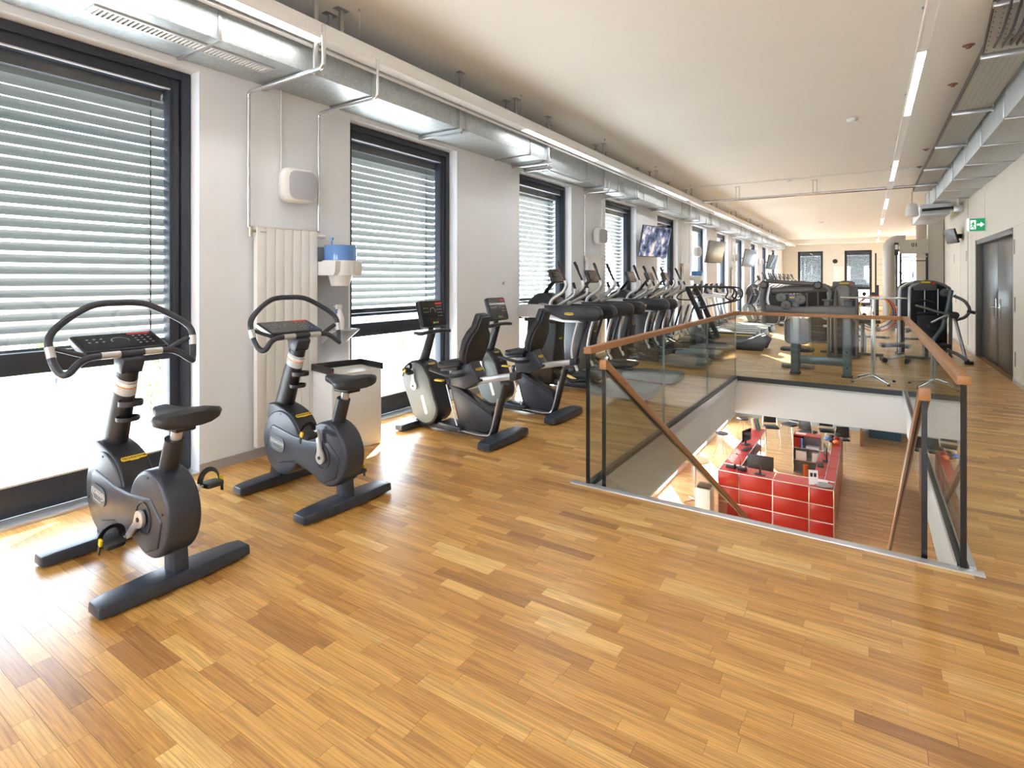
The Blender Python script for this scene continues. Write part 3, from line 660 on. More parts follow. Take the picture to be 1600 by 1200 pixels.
# exit sign
gs = mat('exit green', (.0, .33, .12), .4, emit=(.0, .5, .2), es=.1)
wsg = mat('exit white', (.9, .92, .9), .4, emit=(.9, 1, .92), es=.25)
ex = thing('exit_sign', 'green and white running man exit sign with an arrow above the door', 'exit sign', (1.655, 13.2, 2.56))
MB().box(-.12, .155, -.012, .012, -.13, .13).obj('panel', whit, ex, bevel=.003)
MB().box(-.075, .145, -.0145, -.0125, -.115, .115).obj('green_face', gs, ex, smooth=0)
MB().box(-.115, -.085, -.0145, -.0125, -.115, .115).obj('side_strip', wsg, ex, smooth=0)
MB().box(-.065, .015, -.0165, -.015, -.085, .085).obj('doorway_symbol', wsg, ex, smooth=0)
MB().prism([(-.03, .055), (-.015, .055), (-.01, .02), (.0, .0), (-.005, -.01), (-.018, .0), (-.02, -.02), (-.005, -.045), (-.002, -.08), (-.015, -.08), (-.018, -.05), (-.035, -.03), (-.05, -.06), (-.06, -.052), (-.04, -.015), (-.038, .01), (-.055, -.005), (-.06, .005), (-.035, .035)], -.018, -.0168, 'y').obj('running_man', gs, ex, smooth=0)
MB().prism([(.03, -.018), (.08, -.018), (.08, -.05), (.135, 0), (.08, .05), (.08, .018), (.03, .018)], -.0165, -.015, 'y').obj('arrow', wsg, ex, smooth=0)
MB().cyl((.14, 0, .13), (.14, 0, .70), .006, 8).obj('cable', whit, ex)
MB().box(.155, .165, -.03, .03, -.05, .05).obj('wall_mount', whit, ex)
pipe('cable_conduit', 'thin vertical conduit on the right wall above the exit sign', [(1.812, 15.4, .1), (1.812, 15.4, 3.3)], .008, whit)
# tv on the right column
t = thing('television', 'small tilted television on the wall right of the column', 'television', (1.62, 16.3, 2.55), R(-75))
MB().box(-.28, .28, -.02, .02, -.17, .17, m=Matrix.Rotation(R(15), 4, 'X')).obj('case', black, t, bevel=.005); MB().box(-.27, .27, -.024, -.021, -.16, .16, m=Matrix.Rotation(R(15), 4, 'X')).obj('screen', tvs, t, smooth=0)
MB().box(-.05, .05, .02, .19, -.05, .05).obj('wall_arm', black, t, bevel=.003)
# ================================================================ BIKES
def logo_side(par, loc, rot, sc=1.0):
    MB().prism([(p[0] * sc, p[1] * sc) for p in rrect(-.060, .060, -.034, .034, .03, 5)], 0, .003, 'z').obj('badge_plate', MATS['badge grey'], par, bevel=.001)
def badge(par, M, sc=1.0):
    """grey oval badge with an outlined word mark, in the local xy plane of M"""
    o = MB().prism([(p[0] * sc, p[1] * sc) for p in rrect(-.062, .062, -.036, .036, .032, 5)], 0, .0025, 'z', m=M).obj('badge', MATS['badge grey'], par)
    text('TECHNOGYM', .0185 * sc, MATS['badge light'], o, M @ Vector((0, .004 * sc, .003)), M.to_euler(), bold=.0006 * sc)
    b = MB(); pts = [(-.054, .017), (.054, .017), (.054, -.004), (.034, -.010), (.03, -.022), (-.03, -.022), (-.034, -.010), (-.054, -.004)]
    for i in range(8):
        p, q = Vector((*pts[i], .003)), Vector((*pts[(i + 1) % 8], .003)); b.tube([M @ (p * sc), M @ (q * sc)], .0011 * sc, 4)
    b.obj('outline', MATS['badge light'], o); return o
mat('badge grey', (.13, .15, .16), .35); mat('badge light', (.60, .60, .58), .4)
def ylogo(par, M, sc=1.0, txt=True):
    pts = [(-.055, -.008), (-.047, -.0125), (-.02, -.0125), (-.016, -.016), (.016, -.016), (.02, -.0125), (.047, -.0125), (.055, -.008), (.055, .006), (.05, .0125), (-.05, .0125), (-.055, .006)]
    o = MB().prism([(p[0] * sc, p[1] * sc) for p in pts], 0, .002, 'z', m=M).obj('yellow_badge', yell, par)
    if txt: text('TECHNOGYM', .0165 * sc, black, o, M @ Vector((0, 0, .0022)), M.to_euler(), bold=.0003 * sc)
    return o
def MX(loc, z, x):
    z = Vector(z).normalized(); x = Vector(x); x = (x - z * x.dot(z)).normalized(); y = z.cross(x)
    return Matrix(((x.x, y.x, z.x, loc[0]), (x.y, y.y, z.y, loc[1]), (x.z, y.z, z.z, loc[2]), (0, 0, 0, 1)))
def foot(name, par, x, w, hl, h=.075, m=None, taper=.6):
    """machine foot: long bar along y, narrower towards the ends and on top"""
    vs = []; ys = (-hl, -hl * .82, -hl * .3, hl * .3, hl * .82, hl); ws = (.72, .84, 1, 1, .84, .72); hs = (.84, .94, 1, 1, .94, .84)
    for y_, a, b_ in zip(ys, ws, hs):
        W = w * a / 2; vs += [(x - W, y_, .012), (x + W, y_, .012), (x + W * .9, y_, h * b_), (x - W * .9, y_, h * b_)]
    fs = [(3, 2, 1, 0)] + [(i * 4 + j, i * 4 + (j + 1) % 4, i * 4 + 4 + (j + 1) % 4, i * 4 + 4 + j) for i in range(5) for j in range(4)] + [(20, 21, 22, 23)]
    o = MB().add(vs, fs).obj(name, m or baseM, par, bevel=.009, seg=3)
    MB().cyl((x, -hl * .85, 0), (x, -hl * .85, .014), .022, 12).cyl((x, hl * .85, 0), (x, hl * .85, .014), .022, 12).obj('rubber_pad', rubb, o)
    return o
def pedal(par, c, sgn, tilt=0):
    """toe-strap pedal whose spindle runs along y"""
    M = Matrix.Translation(c) @ Matrix.Rotation(R(tilt), 4, 'Y')
    p = MB().prism([(a, b) for a, b in rrect(-.052, .052, -.045, .045, .018, 4)], -.012, .012, 'z', m=M).obj('pedal', rubb, par, bevel=.004)
    b = MB()
    for s in (-1, 1):
        pts = [(.03 + .0 * s, s * .046, 0)]
    arcp = [M @ Vector((-.018, .05 * math.cos(a), .012 + .062 * math.sin(a))) for a in [PI * k / 12 for k in range(13)]]
    b.tube(arcp, .016, 6, sc=(.16, 1.0), up=(0, 0, 1)).obj('toe_strap', black, p)
    MB().box(-.012, .014, .046, .058, -.004, .030, m=M).obj('buckle', yell, p, bevel=.003, label='yellow strap buckle') if sgn > 0 else MB().box(-.012, .014, -.058, -.046, -.004, .030, m=M).obj('buckle', yell, p, bevel=.003, label='yellow strap buckle')
    yy = .054 * sgn
    MB().box(-.010, .010, yy - .003, yy + .003, -.05, .01, m=M).obj('strap_tail', black, p)
    return p
def crank(par, ax, ang, y0, sgn, L=.17, ptilt=0):
    a = R(ang); dx, dz = math.cos(a), math.sin(a); y1 = y0 + sgn * .022
    b = MB(); n = 12; px, pz = -dz, dx; o1 = []; r0, r1 = .044, .016
    for k in range(n + 1): t = R(90 + 180 * k / n); o1.append((ax[0] + r0 * (math.cos(t) * dx - math.sin(t) * px * -1 * -1), 0))
    def pt(r, th, s): return (ax[0] + dx * s + r * (dx * math.cos(th) + px * math.sin(th)), ax[1] + dz * s + r * (dz * math.cos(th) + pz * math.sin(th)))
    out = [pt(r0, R(60 + 240 * k / n), 0) for k in range(n + 1)] + [pt(.020, R(-75), .055)] + [pt(r1, R(-90 + 180 * k / 6), L) for k in range(7)] + [pt(.020, R(75), .055)]
    cr = MB().prism(out, y0, y1, 'y').obj('crank', silv, par, bevel=.005, seg=2)
    MB().cyl((ax[0], y1 - .001 * sgn, ax[1]), (ax[0], y1 + .004 * sgn, ax[1]), .012, 12).obj('axle_bolt', black, cr)
    e = (ax[0] + dx * L, y1 + sgn * .062, ax[1] + dz * L)
    MB().cyl((e[0], y0, e[2]), (e[0], e[1], e[2]), .007, 8).obj('spindle', steel, cr)
    pedal(par, e, sgn, ptilt)
def console_face(par, M, w, h, small=False):
    """printed legends of the console, all in the local xy plane of M (x right, y up)"""
    b = MB()
    for (cx, n_, m_) in ((-.30, 3, 2), (.30, 3, 4)):
        for i in range(n_):
            for j in range(m_):
                x = (cx + (i - 1) * .085) * w; y = (.18 - j * .20) * h if m_ == 2 else (.26 - j * .17) * h
                b.box(x - .0055, x + .0055, y - .0035, y + .0035, 0, .0008, m=M)
    b.obj('key_legends', greym, par, smooth=0)['kind'] = 'stuff'
    arcb = MB().torus((0, 0, 0), .11 * w, .0022, 'z', n=18, k=4, a0=R(-20), a1=R(200)); q = [tuple(M @ Vector((v[0], v[1] * .9 + .02 * h, v[2] * .3))) for v in arcb.v]; arcb.v = q
    arcb.obj('dial_ring', greym, par)
    MB().box(.16 * w, .46 * w, .36 * h, .46 * h, 0, .001, m=M).obj('red_label', redm, par, smooth=0, label='red strip label')
def upright_bike(label, loc, rz, cang):
    B = thing('exercise_bike', label, 'exercise bike', loc, rz, 'upright exercise bikes')
    foot('front_foot', B, -.43, .15, .34); foot('rear_foot', B, .345, .17, .36)
    MB().prism([(-.50, .07), (-.36, .07), (-.33, .18), (-.46, .2)], -.05, .05, 'y').obj('front_leg', bodyd, B, bevel=.008)
    MB().prism([(.29, .06), (.40, .06), (.385, .20), (.28, .22)], -.038, .038, 'y').obj('rear_leg', baseM, B, bevel=.012)
    # flywheel housing (front), pedal housing (rear), joining waist
    MB().cyl((-.27, -.10, .352), (-.27, .075, .352), .232, 48).obj('front_housing', bodym, B, bevel=.014, seg=3)
    MB().cyl((.26, -.100, .362), (.26, .062, .362), .218, 48).obj('rear_housing', bodym, B, bevel=.022, seg=3)
    MB().prism([(-.40, .455), (-.36, .475), (-.10, .435), (.06, .43), (.30, .455), (.42, .36), (.38, .22), (.25, .165), (.05, .215), (-.10, .245), (-.28, .20), (-.44, .26)], -.108, .07, 'y').obj('waist_shell', bodym, B, bevel=.014, seg=3)
    hood = [(-.485, .40), (-.455, .615), (-.38, .625), (-.25, .600)] + arc(-.27, .352, .243, 84, 8, 9)[1:] + [(-.12, .33), (-.3, .3)]
    MB().prism(hood, -.088, .068, 'y').obj('front_hood', bodyd, B, bevel=.012, seg=3)
    a = R(56); ylogo(B, MX((-.27 + .243 * math.cos(a), 0, .352 + .243 * math.sin(a) + .001), (math.cos(a), 0, math.sin(a)), (0, 1, 0)), 1.15)
    badge(B, MX((-.30, -.1095, .345), (0, -1, 0), (1, 0, -.12)), 1.5)
    b = MB()
    for x, z in ((-.27, .56), (-.45, .30), (-.27, .15), (.27, .55), (.13, .22), (.42, .40)):
        b.cyl((x, -.106 if x > 0 else -.101, z), (x, -.103, z), .006, 8)
    b.obj('screws', black, B)['kind'] = 'stuff'
    MB().torus((.24, -.109, .345), .078, .006, 'y', n=32, k=6).obj('crank_recess', bodyd, B)
    crank(B, (.24, .345), cang, -.114, -1, ptilt=15); crank(B, (.24, .345), cang + 180, .080, 1, ptilt=-5)
    # column, sticker, bottle cage
    MB().tube([(-.385, 0, .58), (-.30, 0, .80), (-.20, 0, 1.05)], [.086, .080, .070], 20, sc=(.68, 1.0)).obj('column', bodyd, B)
    n = Vector((.93, 0, -.37)).normalized(); ux = Vector((.37, 0, .93)).normalized()
    M = MX(Vector((-.245, 0, .96)) + n * .081, n, (0, 1, 0))
    cx_ = lambda z: -.30 + (z - .80) * .4; cr_ = lambda z: .0805 - (z - .80) * .04
    def wrap(nm, za, zb, m_, par, k=1.0): return MB().tube([(cx_(za), 0, za), (cx_(zb), 0, zb)], [cr_(za) * k, cr_(zb) * k], 24, sc=(.69, 1.0)).obj(nm, m_, par)
    st = wrap('sticker', .915, 1.00, MATS['grey print'], B, 1.006)
    wrap('orange_line', .958, .965, mat('orange', (.85, .25, .02), .4), st, 1.015); wrap('upper_text_block', .965, .985, whit, st, 1.012)
    text('! WARNING', .009, black, st, M @ Vector((0, .034, .0026)), M.to_euler())
    for z, x, r_, h_ in ((.84, -.205, .060, .014), (.755, -.24, .058, .008)):
        o_ = [(r_ * math.cos(2 * PI * q / 28), r_ * math.sin(2 * PI * q / 28)) for q in range(28)]; b = MB(); hh = .028 if z > .8 else .018
        for zz, rr in ((0, 1), (hh, 1), (hh, .9), (0, .9)): b.v += [(x + .03 + p[0] * rr, p[1] * rr, z + zz) for p in o_]
        b.f += [(i_ * 28 + q, i_ * 28 + (q + 1) % 28, ((i_ + 1) % 4) * 28 + (q + 1) % 28, ((i_ + 1) % 4) * 28 + q) for i_ in range(4) for q in range(28)]
        b.obj('bottle_ring', bodyd, B)
    MB().cyl((-.21, 0, .75), (-.21, 0, .756), .055, 20).tube([(-.28, 0, .745), (-.25, 0, .755)], .012, 8).obj('bottle_base', bodyd, B)
    # console and bars
    MB().prism([(-.16, 1.02), (-.25, 1.04), (-.27, 1.16), (-.16, 1.13), (-.12, 1.10)], -.055, .055, 'y').obj('head_clamp', bodym, B, bevel=.01)
    cM = MX((-.305, 0, 1.195), (.33, 0, 1), (0, 1, 0))
    c = MB().prism(rrect(-.21, .21, -.115, .115, .02), -.045, .0, 'z', m=cM).obj('console', bodyd, B, bevel=.008)
    MB().prism(rrect(-.195, .195, -.102, .102, .012), 0, .0025, 'z', m=cM).obj('display', screen, c)
    console_face(c, cM @ Matrix.Translation((0, 0, .003)), .39, .204)
    MB().box(-.213, -.207, -.10, .10, -.03, -.005, m=cM).obj('side_rim', silv, c); MB().box(.207, .213, -.10, .10, -.03, -.005, m=cM).obj('side_rim', silv, c)
    MB().box(-.19, .19, -.11, .09, -.06, -.045, m=cM).obj('underside', black, c, bevel=.01)
    loop = [(-.155, 0, 1.135), (-.155, -.17, 1.135), (-.150, -.24, 1.115), (-.125, -.30, 1.065), (-.155, -.325, 1.065), (-.19, -.345, 1.12), (-.22, -.355, 1.22), (-.25, -.325, 1.28), (-.29, -.24, 1.345), (-.315, -.15, 1.395), (-.325, -.08, 1.41), (-.325, 0, 1.412)]
    full = loop[:-1] + [(x, -y_, z) for x, y_, z in loop[::-1]][:-1]
    pts = crv(loop + [(x, -y_, z) for x, y_, z in loop[::-1][1:]], 5)
    MB().tube(pts, .0185, 14).obj('handlebar', bodym, B)
    for s in (-1, 1):
        MB().cyl((-.1545, s * .06, 1.136), (-.1545, s * .15, 1.136), .0198, 14).obj('pulse_grip', silv, B, label='silver pulse sensor on the grip')
        MB().cyl((-.198, s * .349, 1.145), (-.214, s * .355, 1.20), .0205, 14).obj('pulse_grip', silv, B, label='silver pulse sensor on the grip')
    for s in (-1, 1): MB().tube([(-.18, s * .21, 1.14), (-.20, s * .26, 1.16), (-.215, s * .33, 1.19)], .016, 8, sc=(1, .6)).obj('side_bracket', bodyd, B)
    # seat
    MB().cyl((.262, -.015, .50), (.335, -.008, .735), .045, 24).obj('seat_sleeve', bodyd, B)
    MB().cyl((.333, 0, .73), (.352, 0, .80), .027, 20).obj('seat_post', silv, B)
    MB().torus((.2655, 0, .572), .050, .006, 'z', n=24, k=6).obj('sleeve_collar', black, B)
    sec = [(.155, .028, .890, .036), (.18, .044, .898, .046), (.25, .058, .892, .056), (.33, .100, .888, .064), (.41, .152, .896, .072), (.475, .162, .902, .070), (.51, .130, .898, .056)]
    vs = []; n = 14
    for x, hw, z, th in sec:
        for k in range(n):
            t = 2 * PI * k / n; cy, sz = math.cos(t), math.sin(t)
            dip = -.010 * math.exp(-(hw * cy / .025) ** 2) * (1 if sz > 0 and x > .25 else 0)
            vs.append((x, hw * math.copysign(abs(cy) ** .8, cy), z - .03 + (th * .45 if sz > 0 else th * .85) * math.copysign(abs(sz) ** .75, sz) + dip))
    fs = [(i * n + k, i * n + (k + 1) % n, i * n + n + (k + 1) % n, i * n + n + k) for i in range(len(sec) - 1) for k in range(n)] + [tuple(range(n))[::-1], tuple((len(sec) - 1) * n + k for k in range(n))]
    sd_ = MB().add(vs, fs).obj('saddle', padm, B, smooth=70)
    MB().box(.28, .44, -.05, .05, .785, .812).obj('saddle_clamp', black, B, bevel=.008)
    return B
b1 = upright_bike('nearest upright exercise bike, at the left edge before the first window', (-3.3, 1.39, 0), R(0), 222)
b2 = upright_bike('second upright exercise bike, standing in front of the white radiator', (-3.33, 2.50, 0), R(-2), 100)

# ---------------- recumbent bikes (local x = world x + 3.45, rider faces -x)
def recumbent(label, loc, rz):
    B = thing('recumbent_bike', label, 'recumbent bike', loc, rz, 'recumbent exercise bikes')
    foot('front_foot', B, -.57, .14, .29); foot('rear_foot', B, .53, .19, .34, .085)
    # main beam along the floor, cover plate
    MB().prism([(-.56, .03), (.10, .02), (.46, .02), (.52, .06), (.4, .065), (-.56, .09)], -.05, .05, 'y').obj('floor_beam', bodyd, B, bevel=.008)
    MB().prism([(-.24, .075), (.08, .06), (.08, .095), (-.20, .115)], -.10, .10, 'y').obj('step_plate', baseM, B, bevel=.012)
    # front body: rounded lozenge leaning back
    out = arc(-.50, .52, .19, 60, 215, 12) + [(-.62, .34), (-.52, .13)] + arc(-.36, .23, .165, 235, 395, 12) + [(-.26, .42), (-.31, .56)]
    MB().prism(out, -.115, .115, 'y').obj('front_body', bodyd, B, bevel=.014, seg=3)
    MB().prism([(x * .93 - .035, z * .93 + .025) for x, z in out], -.122, -.112, 'y').prism([(x * .93 - .035, z * .93 + .025) for x, z in out], .112, .122, 'y').obj('side_cover', mat('pale grey shell', (.22, .25, .255), .35, noise=.05), B, bevel=.004, label='lighter grey side covers')
    Ms = MX((-.37, -.124, .27), (0, -1, 0), (.35, 0, -1)); MB().prism(rrect(-.10, .10, -.02, .02, .018), 0, .002, 'z', m=Ms).obj('side_label', whit, B)
    a = R(40); ylogo(B, MX((-.50 + .19 * math.cos(R(52)) + .004, 0, .52 + .19 * math.sin(R(52)) + .004), (.62, 0, .79), (0, 1, 0)), .9)
    crank(B, (-.50, .45), 95, -.128, -1, .16, 25); crank(B, (-.50, .45), 275, .128, 1, .16, 0)
    MB().tube([(-.52, 0, .62), (-.44, 0, .82), (-.37, 0, 1.02)], [.062, .052, .045], 18, sc=(.75, 1)).obj('column', bodyd, B)
    MB().tube(crv([(-.42, -.20, 1.00), (-.33, -.22, 1.0), (-.31, -.15, 1.01), (-.31, 0, 1.015), (-.31, .15, 1.01), (-.33, .22, 1.0), (-.42, .20, 1.0)], 4), .021, 12).obj('front_handle', bodym, B)
    cM = MX((-.36, 0, 1.195), (1, 0, .30), (0, 1, 0))
    c = MB().prism(rrect(-.185, .185, -.14, .14, .03), -.05, 0, 'z', m=cM).obj('console', bodyd, B, bevel=.012)
    MB().prism(rrect(-.172, .172, -.128, .128, .02), 0, .003, 'z', m=cM).obj('display', screen, c)
    console_face(c, cM @ Matrix.Translation((0, .02, .0035)), .34, .20)
    for q, (cx, m_) in enumerate(((-.02, yell), (.01, mat('green key', (.02, .5, .3), .4)), (.04, redm))):
        MB().box(cx - .01, cx + .01, -.108, -.09, .003, .005, m=cM).obj('key', m_, c, smooth=0)
    MB().cyl((-.40, 0, 1.02), (-.37, 0, 1.10), .03, 14).obj('neck', black, B)
    # rear V frame
    MB().tube([(.36, 0, .05), (.42, 0, .10), (.52, 0, .46), (.55, 0, .56)], .06, 12, sc=(.6, .55)).obj('rear_post', bodyd, B)
    MB().prism([(.02, .085), (-.10, .47), (-.02, .46), (.40, .26), (.44, .16), (.36, .07), (.1, .06)], -.045, .045, 'y').obj('frame_shell', bodym, B, bevel=.012)
    MB().prism([(-.11, .46), (-.13, .50), (.02, .47), (.42, .28), (.42, .24), (.02, .42)], -.05, .05, 'y').obj('frame_edge', bodyd, B, bevel=.01)
    MB().tube(crv([(-.13, -.062, .49), (.01, -.062, .09), (.08, -.062, .055), (.34, -.062, .05), (.42, -.062, .11), (.50, -.062, .42)], 5), .008, 6).obj('edge_strip', silv, B)
    # seat rail, carriage
    MB().prism([(-.10, .46), (.64, .61), (.64, .67), (-.10, .53)], -.045, .045, 'y').obj('seat_rail', silv, B, bevel=.012)
    MB().prism([(.62, .595), (.70, .615), (.70, .685), (.62, .675)], -.052, .052, 'y').obj('rail_cap', bodyd, B, bevel=.01)
    MB().prism([(-.14, .44), (-.09, .44), (-.09, .54), (-.14, .54)], -.052, .052, 'y').obj('rail_cap', bodyd, B, bevel=.01)
    MB().cyl((.30, -.049, .575), (.30, .049, .575), .012, 12).obj('rail_pin', black, B)
    MB().prism([(-.06, .49), (.12, .47), (.30, .56), (.20, .70), (.16, .80), (.07, .80), (.02, .72), (-.08, .60)], -.085, .085, 'y').obj('carriage', bodym, B, bevel=.014)
    ylogo(B, MX((.232, 0, .67), (.80, 0, .60), (0, 1, 0)), .95)
    # two diagonal cheeks of the carriage
    MB().prism([(-.16, .66), (.10, .70), (.12, .76), (-.02, .75), (-.08, .715), (-.16, .735)], -.17, .17, 'y').obj('seat_pad', padm, B, bevel=.022, seg=3)
    MB().prism([(-.14, .635), (.08, .66), (.08, .70), (-.14, .672)], -.15, .15, 'y').obj('seat_pan', bodyd, B, bevel=.01)
    # backrest, waisted
    M = MX((.14, 0, .73), (-.95, 0, .32), (0, -1, 0))
    pr = [(-.14, .0), (-.18, .10), (-.185, .22), (-.15, .31), (-.095, .37), (-.08, .50), (.08, .50), (.095, .37), (.15, .31), (.185, .22), (.18, .10), (.14, 0)]
    M2 = M
    MB().prism(pr, -.01, .06, 'z', m=M2).obj('backrest', padm, B, bevel=.018, seg=3)
    MB().prism([(a_ * .93, b_ * .97 + .005) for a_, b_ in pr], -.035, -.008, 'z', m=M2).obj('backrest_shell', bodyd, B, bevel=.012)
    for s in (-1, 1):
        MB().tube(crv([(.12, s * .10, .62), (.10, s * .22, .62), (.02, s * .25, .63), (-.18, s * .25, .665)], 4), .018, 12).obj('side_handle', bodym, B)
    MB().box(-.20, -.10, -.17, -.12, .535, .553).obj('adjust_lever', yell, B, bevel=.006, label='yellow seat adjustment lever')
    return B
r1 = recumbent('first recumbent bike, in front of the pier right of the second window', (-3.42, 4.28, 0), 0)
r2 = dup(r1, 'second recumbent bike, standing before the first cross trainer', (-3.36, 5.38, 0))
# ================================================================ GLASS RAILING AND STAIR
rt = thing('glass_railing', 'frameless glass railing with an oak handrail around three sides of the stair opening', 'railing', (0, 0, 0))
gx0, gx1, gy0, gy1 = -1.775, .425, 3.765, 9.215
def pane_y(x, ya, yb, z0=-.09, z1=.99, front=False, par=rt):
    MB().box(x - .0095, x + .0095, ya + .004, yb - .004, z0, z1).obj('glass_pane', rglass, par, smooth=0)
    if front: MB().box(x - .0135, x + .0135, ya - .010, ya + .003, z0, z1).obj('dark_glass_edge', edge_m, par, smooth=0, label='black front edge of the laminated glass')
    else: MB().box(x - .0095, x + .0095, ya + .001, ya + .004, z0, z1).obj('glass_edge', gedge, par, smooth=0)
    MB().box(x - .0095, x + .0095, yb - .004, yb - .001, z0, z1).obj('glass_edge', gedge, par, smooth=0)
ys = [gy0, 5.58, 7.40, gy1]
for x in (gx0, gx1):
    for i in range(3): pane_y(x, ys[i], ys[i + 1], front=(i == 0))
for a, b in ((gx0, -.71), (-.71, gx1)):
    MB().box(a + .014, b - .006, gy1 - .0095, gy1 + .0095, -.09, .99).obj('glass_pane', rglass, rt, smooth=0)
    MB().box(b - .006, b - .003, gy1 - .0095, gy1 + .0095, -.09, .99).obj('glass_edge', gedge, rt, smooth=0)
hw = .031
MB().box(gx0 - hw, gx0 + hw, gy0 - .02, gy1 - hw, .985, 1.035).obj('handrail', oak, rt, bevel=.005, label='left oak handrail')
MB().box(gx1 - hw, gx1 + hw, gy0 - .02, gy1 - hw, .985, 1.035).obj('handrail', oak, rt, bevel=.005, label='right oak handrail')
MB().box(gx0 - hw, gx1 + hw, gy1 - hw, gy1 + hw, .985, 1.035).obj('handrail', oak, rt, bevel=.005, label='far oak handrail')
# stair: wooden steps, inner glass and sloping rails
SLP = .57
stt = thing('staircase', 'straight staircase leading down through the opening between glass side panels', 'stairs', (0, 0, 0))
n = 23; rise = 3.9 / n; run = rise / SLP
tr = MB().box(-.93, .93, 0, run + .02, -.04, 0).mesh('tread', .003); tr.materials.append(oak)
rs = MB().box(-.93, .93, 0, .02, -rise, -.04).mesh('riser', smooth=0); rs.materials.append(wallm)
for i in range(1, n):
    link('tread', tr, stt, loc=(-.70, HY0 + .03 + (i - 1) * run, -i * rise))
    link('riser', rs, stt, loc=(-.70, HY0 + .03 + (i - 1) * run, -(i - 1) * rise if i > 1 else -.06))
for x in (-1.63, .23):
    MB().prism([(HY0 + .06, -.30), (HY0 + .06, -.06), (HY0 + .03 + 22 * run, -3.72), (HY0 + .03 + 22 * run, -3.9), (HY0 + .2 + 21 * run, -3.9)], x - .02, x + .02, 'x').obj('stringer', wallm, stt, smooth=0)
for x, lab in ((-1.66, 'left'), (.26, 'right')):
    o = thing('stair_railing', 'sloping glass and oak stair railing on the %s side of the stairs' % lab, 'railing', (0, 0, 0))
    y0, z0 = 3.80, .91; y1 = y0 + 6.6; z1 = z0 - SLP * 6.6
    MB().prism([(y0, -.06), (y0, z0 - .03), (y0 + 3.3, z0 - .03 - SLP * 3.3), (y0 + 3.3, -.06 - SLP * 3.3)], x - .0095, x + .0095, 'x').obj('glass_pane', rglass, o, smooth=0)
    MB().prism([(y0 + 3.31, -.06 - SLP * 3.31), (y0 + 3.31, z0 - .03 - SLP * 3.31), (y1, z1 - .03), (y1, -.06 - SLP * 6.6)], x - .0095, x + .0095, 'x').obj('glass_pane', rglass, o, smooth=0)
    MB().box(x - .0135, x + .0135, y0 - .010, y0 + .003, -.055, z0 - .02).obj('dark_glass_edge', edge_m, o, smooth=0, label='black front edge of the stair glass')
    MB().prism([(y0 - .03, z0 - .035), (y0 - .03, z0 + .035), (y0 + .0, z0 + .035), (y1, z1 + .035), (y1, z1 - .035), (y0 + .0, z0 - .035)], x - .028, x + .028, 'x').obj('handrail', oak, o, bevel=.005)
    MB().prism([(y0 + .01, z0 - .05), (y0 + .01, z0 - .034), (y1, z1 - .034), (y1, z1 - .05)], x - .014, x + .014, 'x').obj('rail_groove', black, o)
# ================================================================ LOWER LEVEL RECEPTION
redp = mat('red lacquered panel', (.36, .012, .008), .28, noise=.03)
redt = mat('red lacquered top', (.50, .026, .018), .3)
ZD = -2.83
def desk_run(name, label, x0, x1, y0, y1, zt, face, cols, rows, group='red reception desk units'):
    """modular metal desk: chrome tubes, red panels; face '-y' or '+x' or '-x' lists the panelled side"""
    t = thing(name, label, 'desk', ((x0 + x1) / 2, (y0 + y1) / 2, ZL), 0, group); cx, cy = (x0 + x1) / 2, (y0 + y1) / 2; H = zt - ZL
    xs = [v - cx for v in cols] if face in '-y+y' and face[1] == 'y' else None
    rh = (H - .03) / rows
    fr = MB(); r = .010
    if face[1] == 'y':
        yf = y0 - cy
        for i, x in enumerate(xs): MB().cyl((x, yf, .03), (x, yf, H), r, 8).obj('chrome_tube', chrome, t)
        for j in range(rows + 1): MB().cyl((xs[0], yf, .03 + j * rh), (xs[-1], yf, .03 + j * rh), r, 8).obj('chrome_tube', chrome, t)
        for i in range(len(xs) - 1):
            for j in range(rows): MB().box(xs[i] + .014, xs[i + 1] - .014, yf + .0, yf + .012, .03 + j * rh + .014, .03 + (j + 1) * rh - .014).obj('front_panel', redp, t, bevel=.002)
            MB().box(xs[i] + .012, xs[i + 1] - .012, yf + .012, y1 - cy, H - .012, H + .001).obj('top_panel', redt, t)
        MB().cyl((xs[0], y1 - cy, H), (xs[-1], y1 - cy, H), r, 8).obj('chrome_tube', chrome, t)
        for x in (xs[0], xs[-1]):
            MB().cyl((x, y1 - cy, .03), (x, y1 - cy, H), r, 8).obj('chrome_tube', chrome, t); MB().cyl((x, yf, H), (x, y1 - cy, H), r, 8).obj('chrome_tube', chrome, t)
            for j in range(rows): MB().box(x - .006, x + .006, yf + .014, y1 - cy - .014, .03 + j * rh + .014, .03 + (j + 1) * rh - .014).obj('side_panel', redp, t)
    else:
        ysl = [v - cy for v in cols]
        for sx, xf in ((-1, x0 - cx), (1, x1 - cx)):
            for y in ysl: MB().cyl((xf, y, .03), (xf, y, H), r, 8).obj('chrome_tube', chrome, t)
            MB().cyl((xf, ysl[0], H), (xf, ysl[-1], H), r, 8).obj('chrome_tube', chrome, t)
            if (face[0] == '+') == (sx > 0):
                for i in range(len(ysl) - 1):
                    for j in range(rows): MB().box(xf - .006, xf + .006, ysl[i] + .014, ysl[i + 1] - .014, .03 + j * rh + .014, .03 + (j + 1) * rh - .014).obj('front_panel', redp, t, bevel=.002)
        for i in range(len(ysl) - 1): MB().box(x0 - cx + .012, x1 - cx - .012, ysl[i] + .012, ysl[i + 1] - .012, H - .012, H + .001).obj('top_panel', redt, t)
        for j in range(1, rows): MB().box(x0 - cx + .014, x1 - cx - .014, ysl[0], ysl[-1], .03 + j * rh, .036 + j * rh).obj('shelf', MATS['grey metal'], t)
        for y in (ysl[0], ysl[-1]): MB().cyl((x0 - cx, y, H), (x1 - cx, y, H), r, 8).obj('chrome_tube', chrome, t)
    return t
mat('grey metal', (.35, .35, .35), .4, metal=.3)
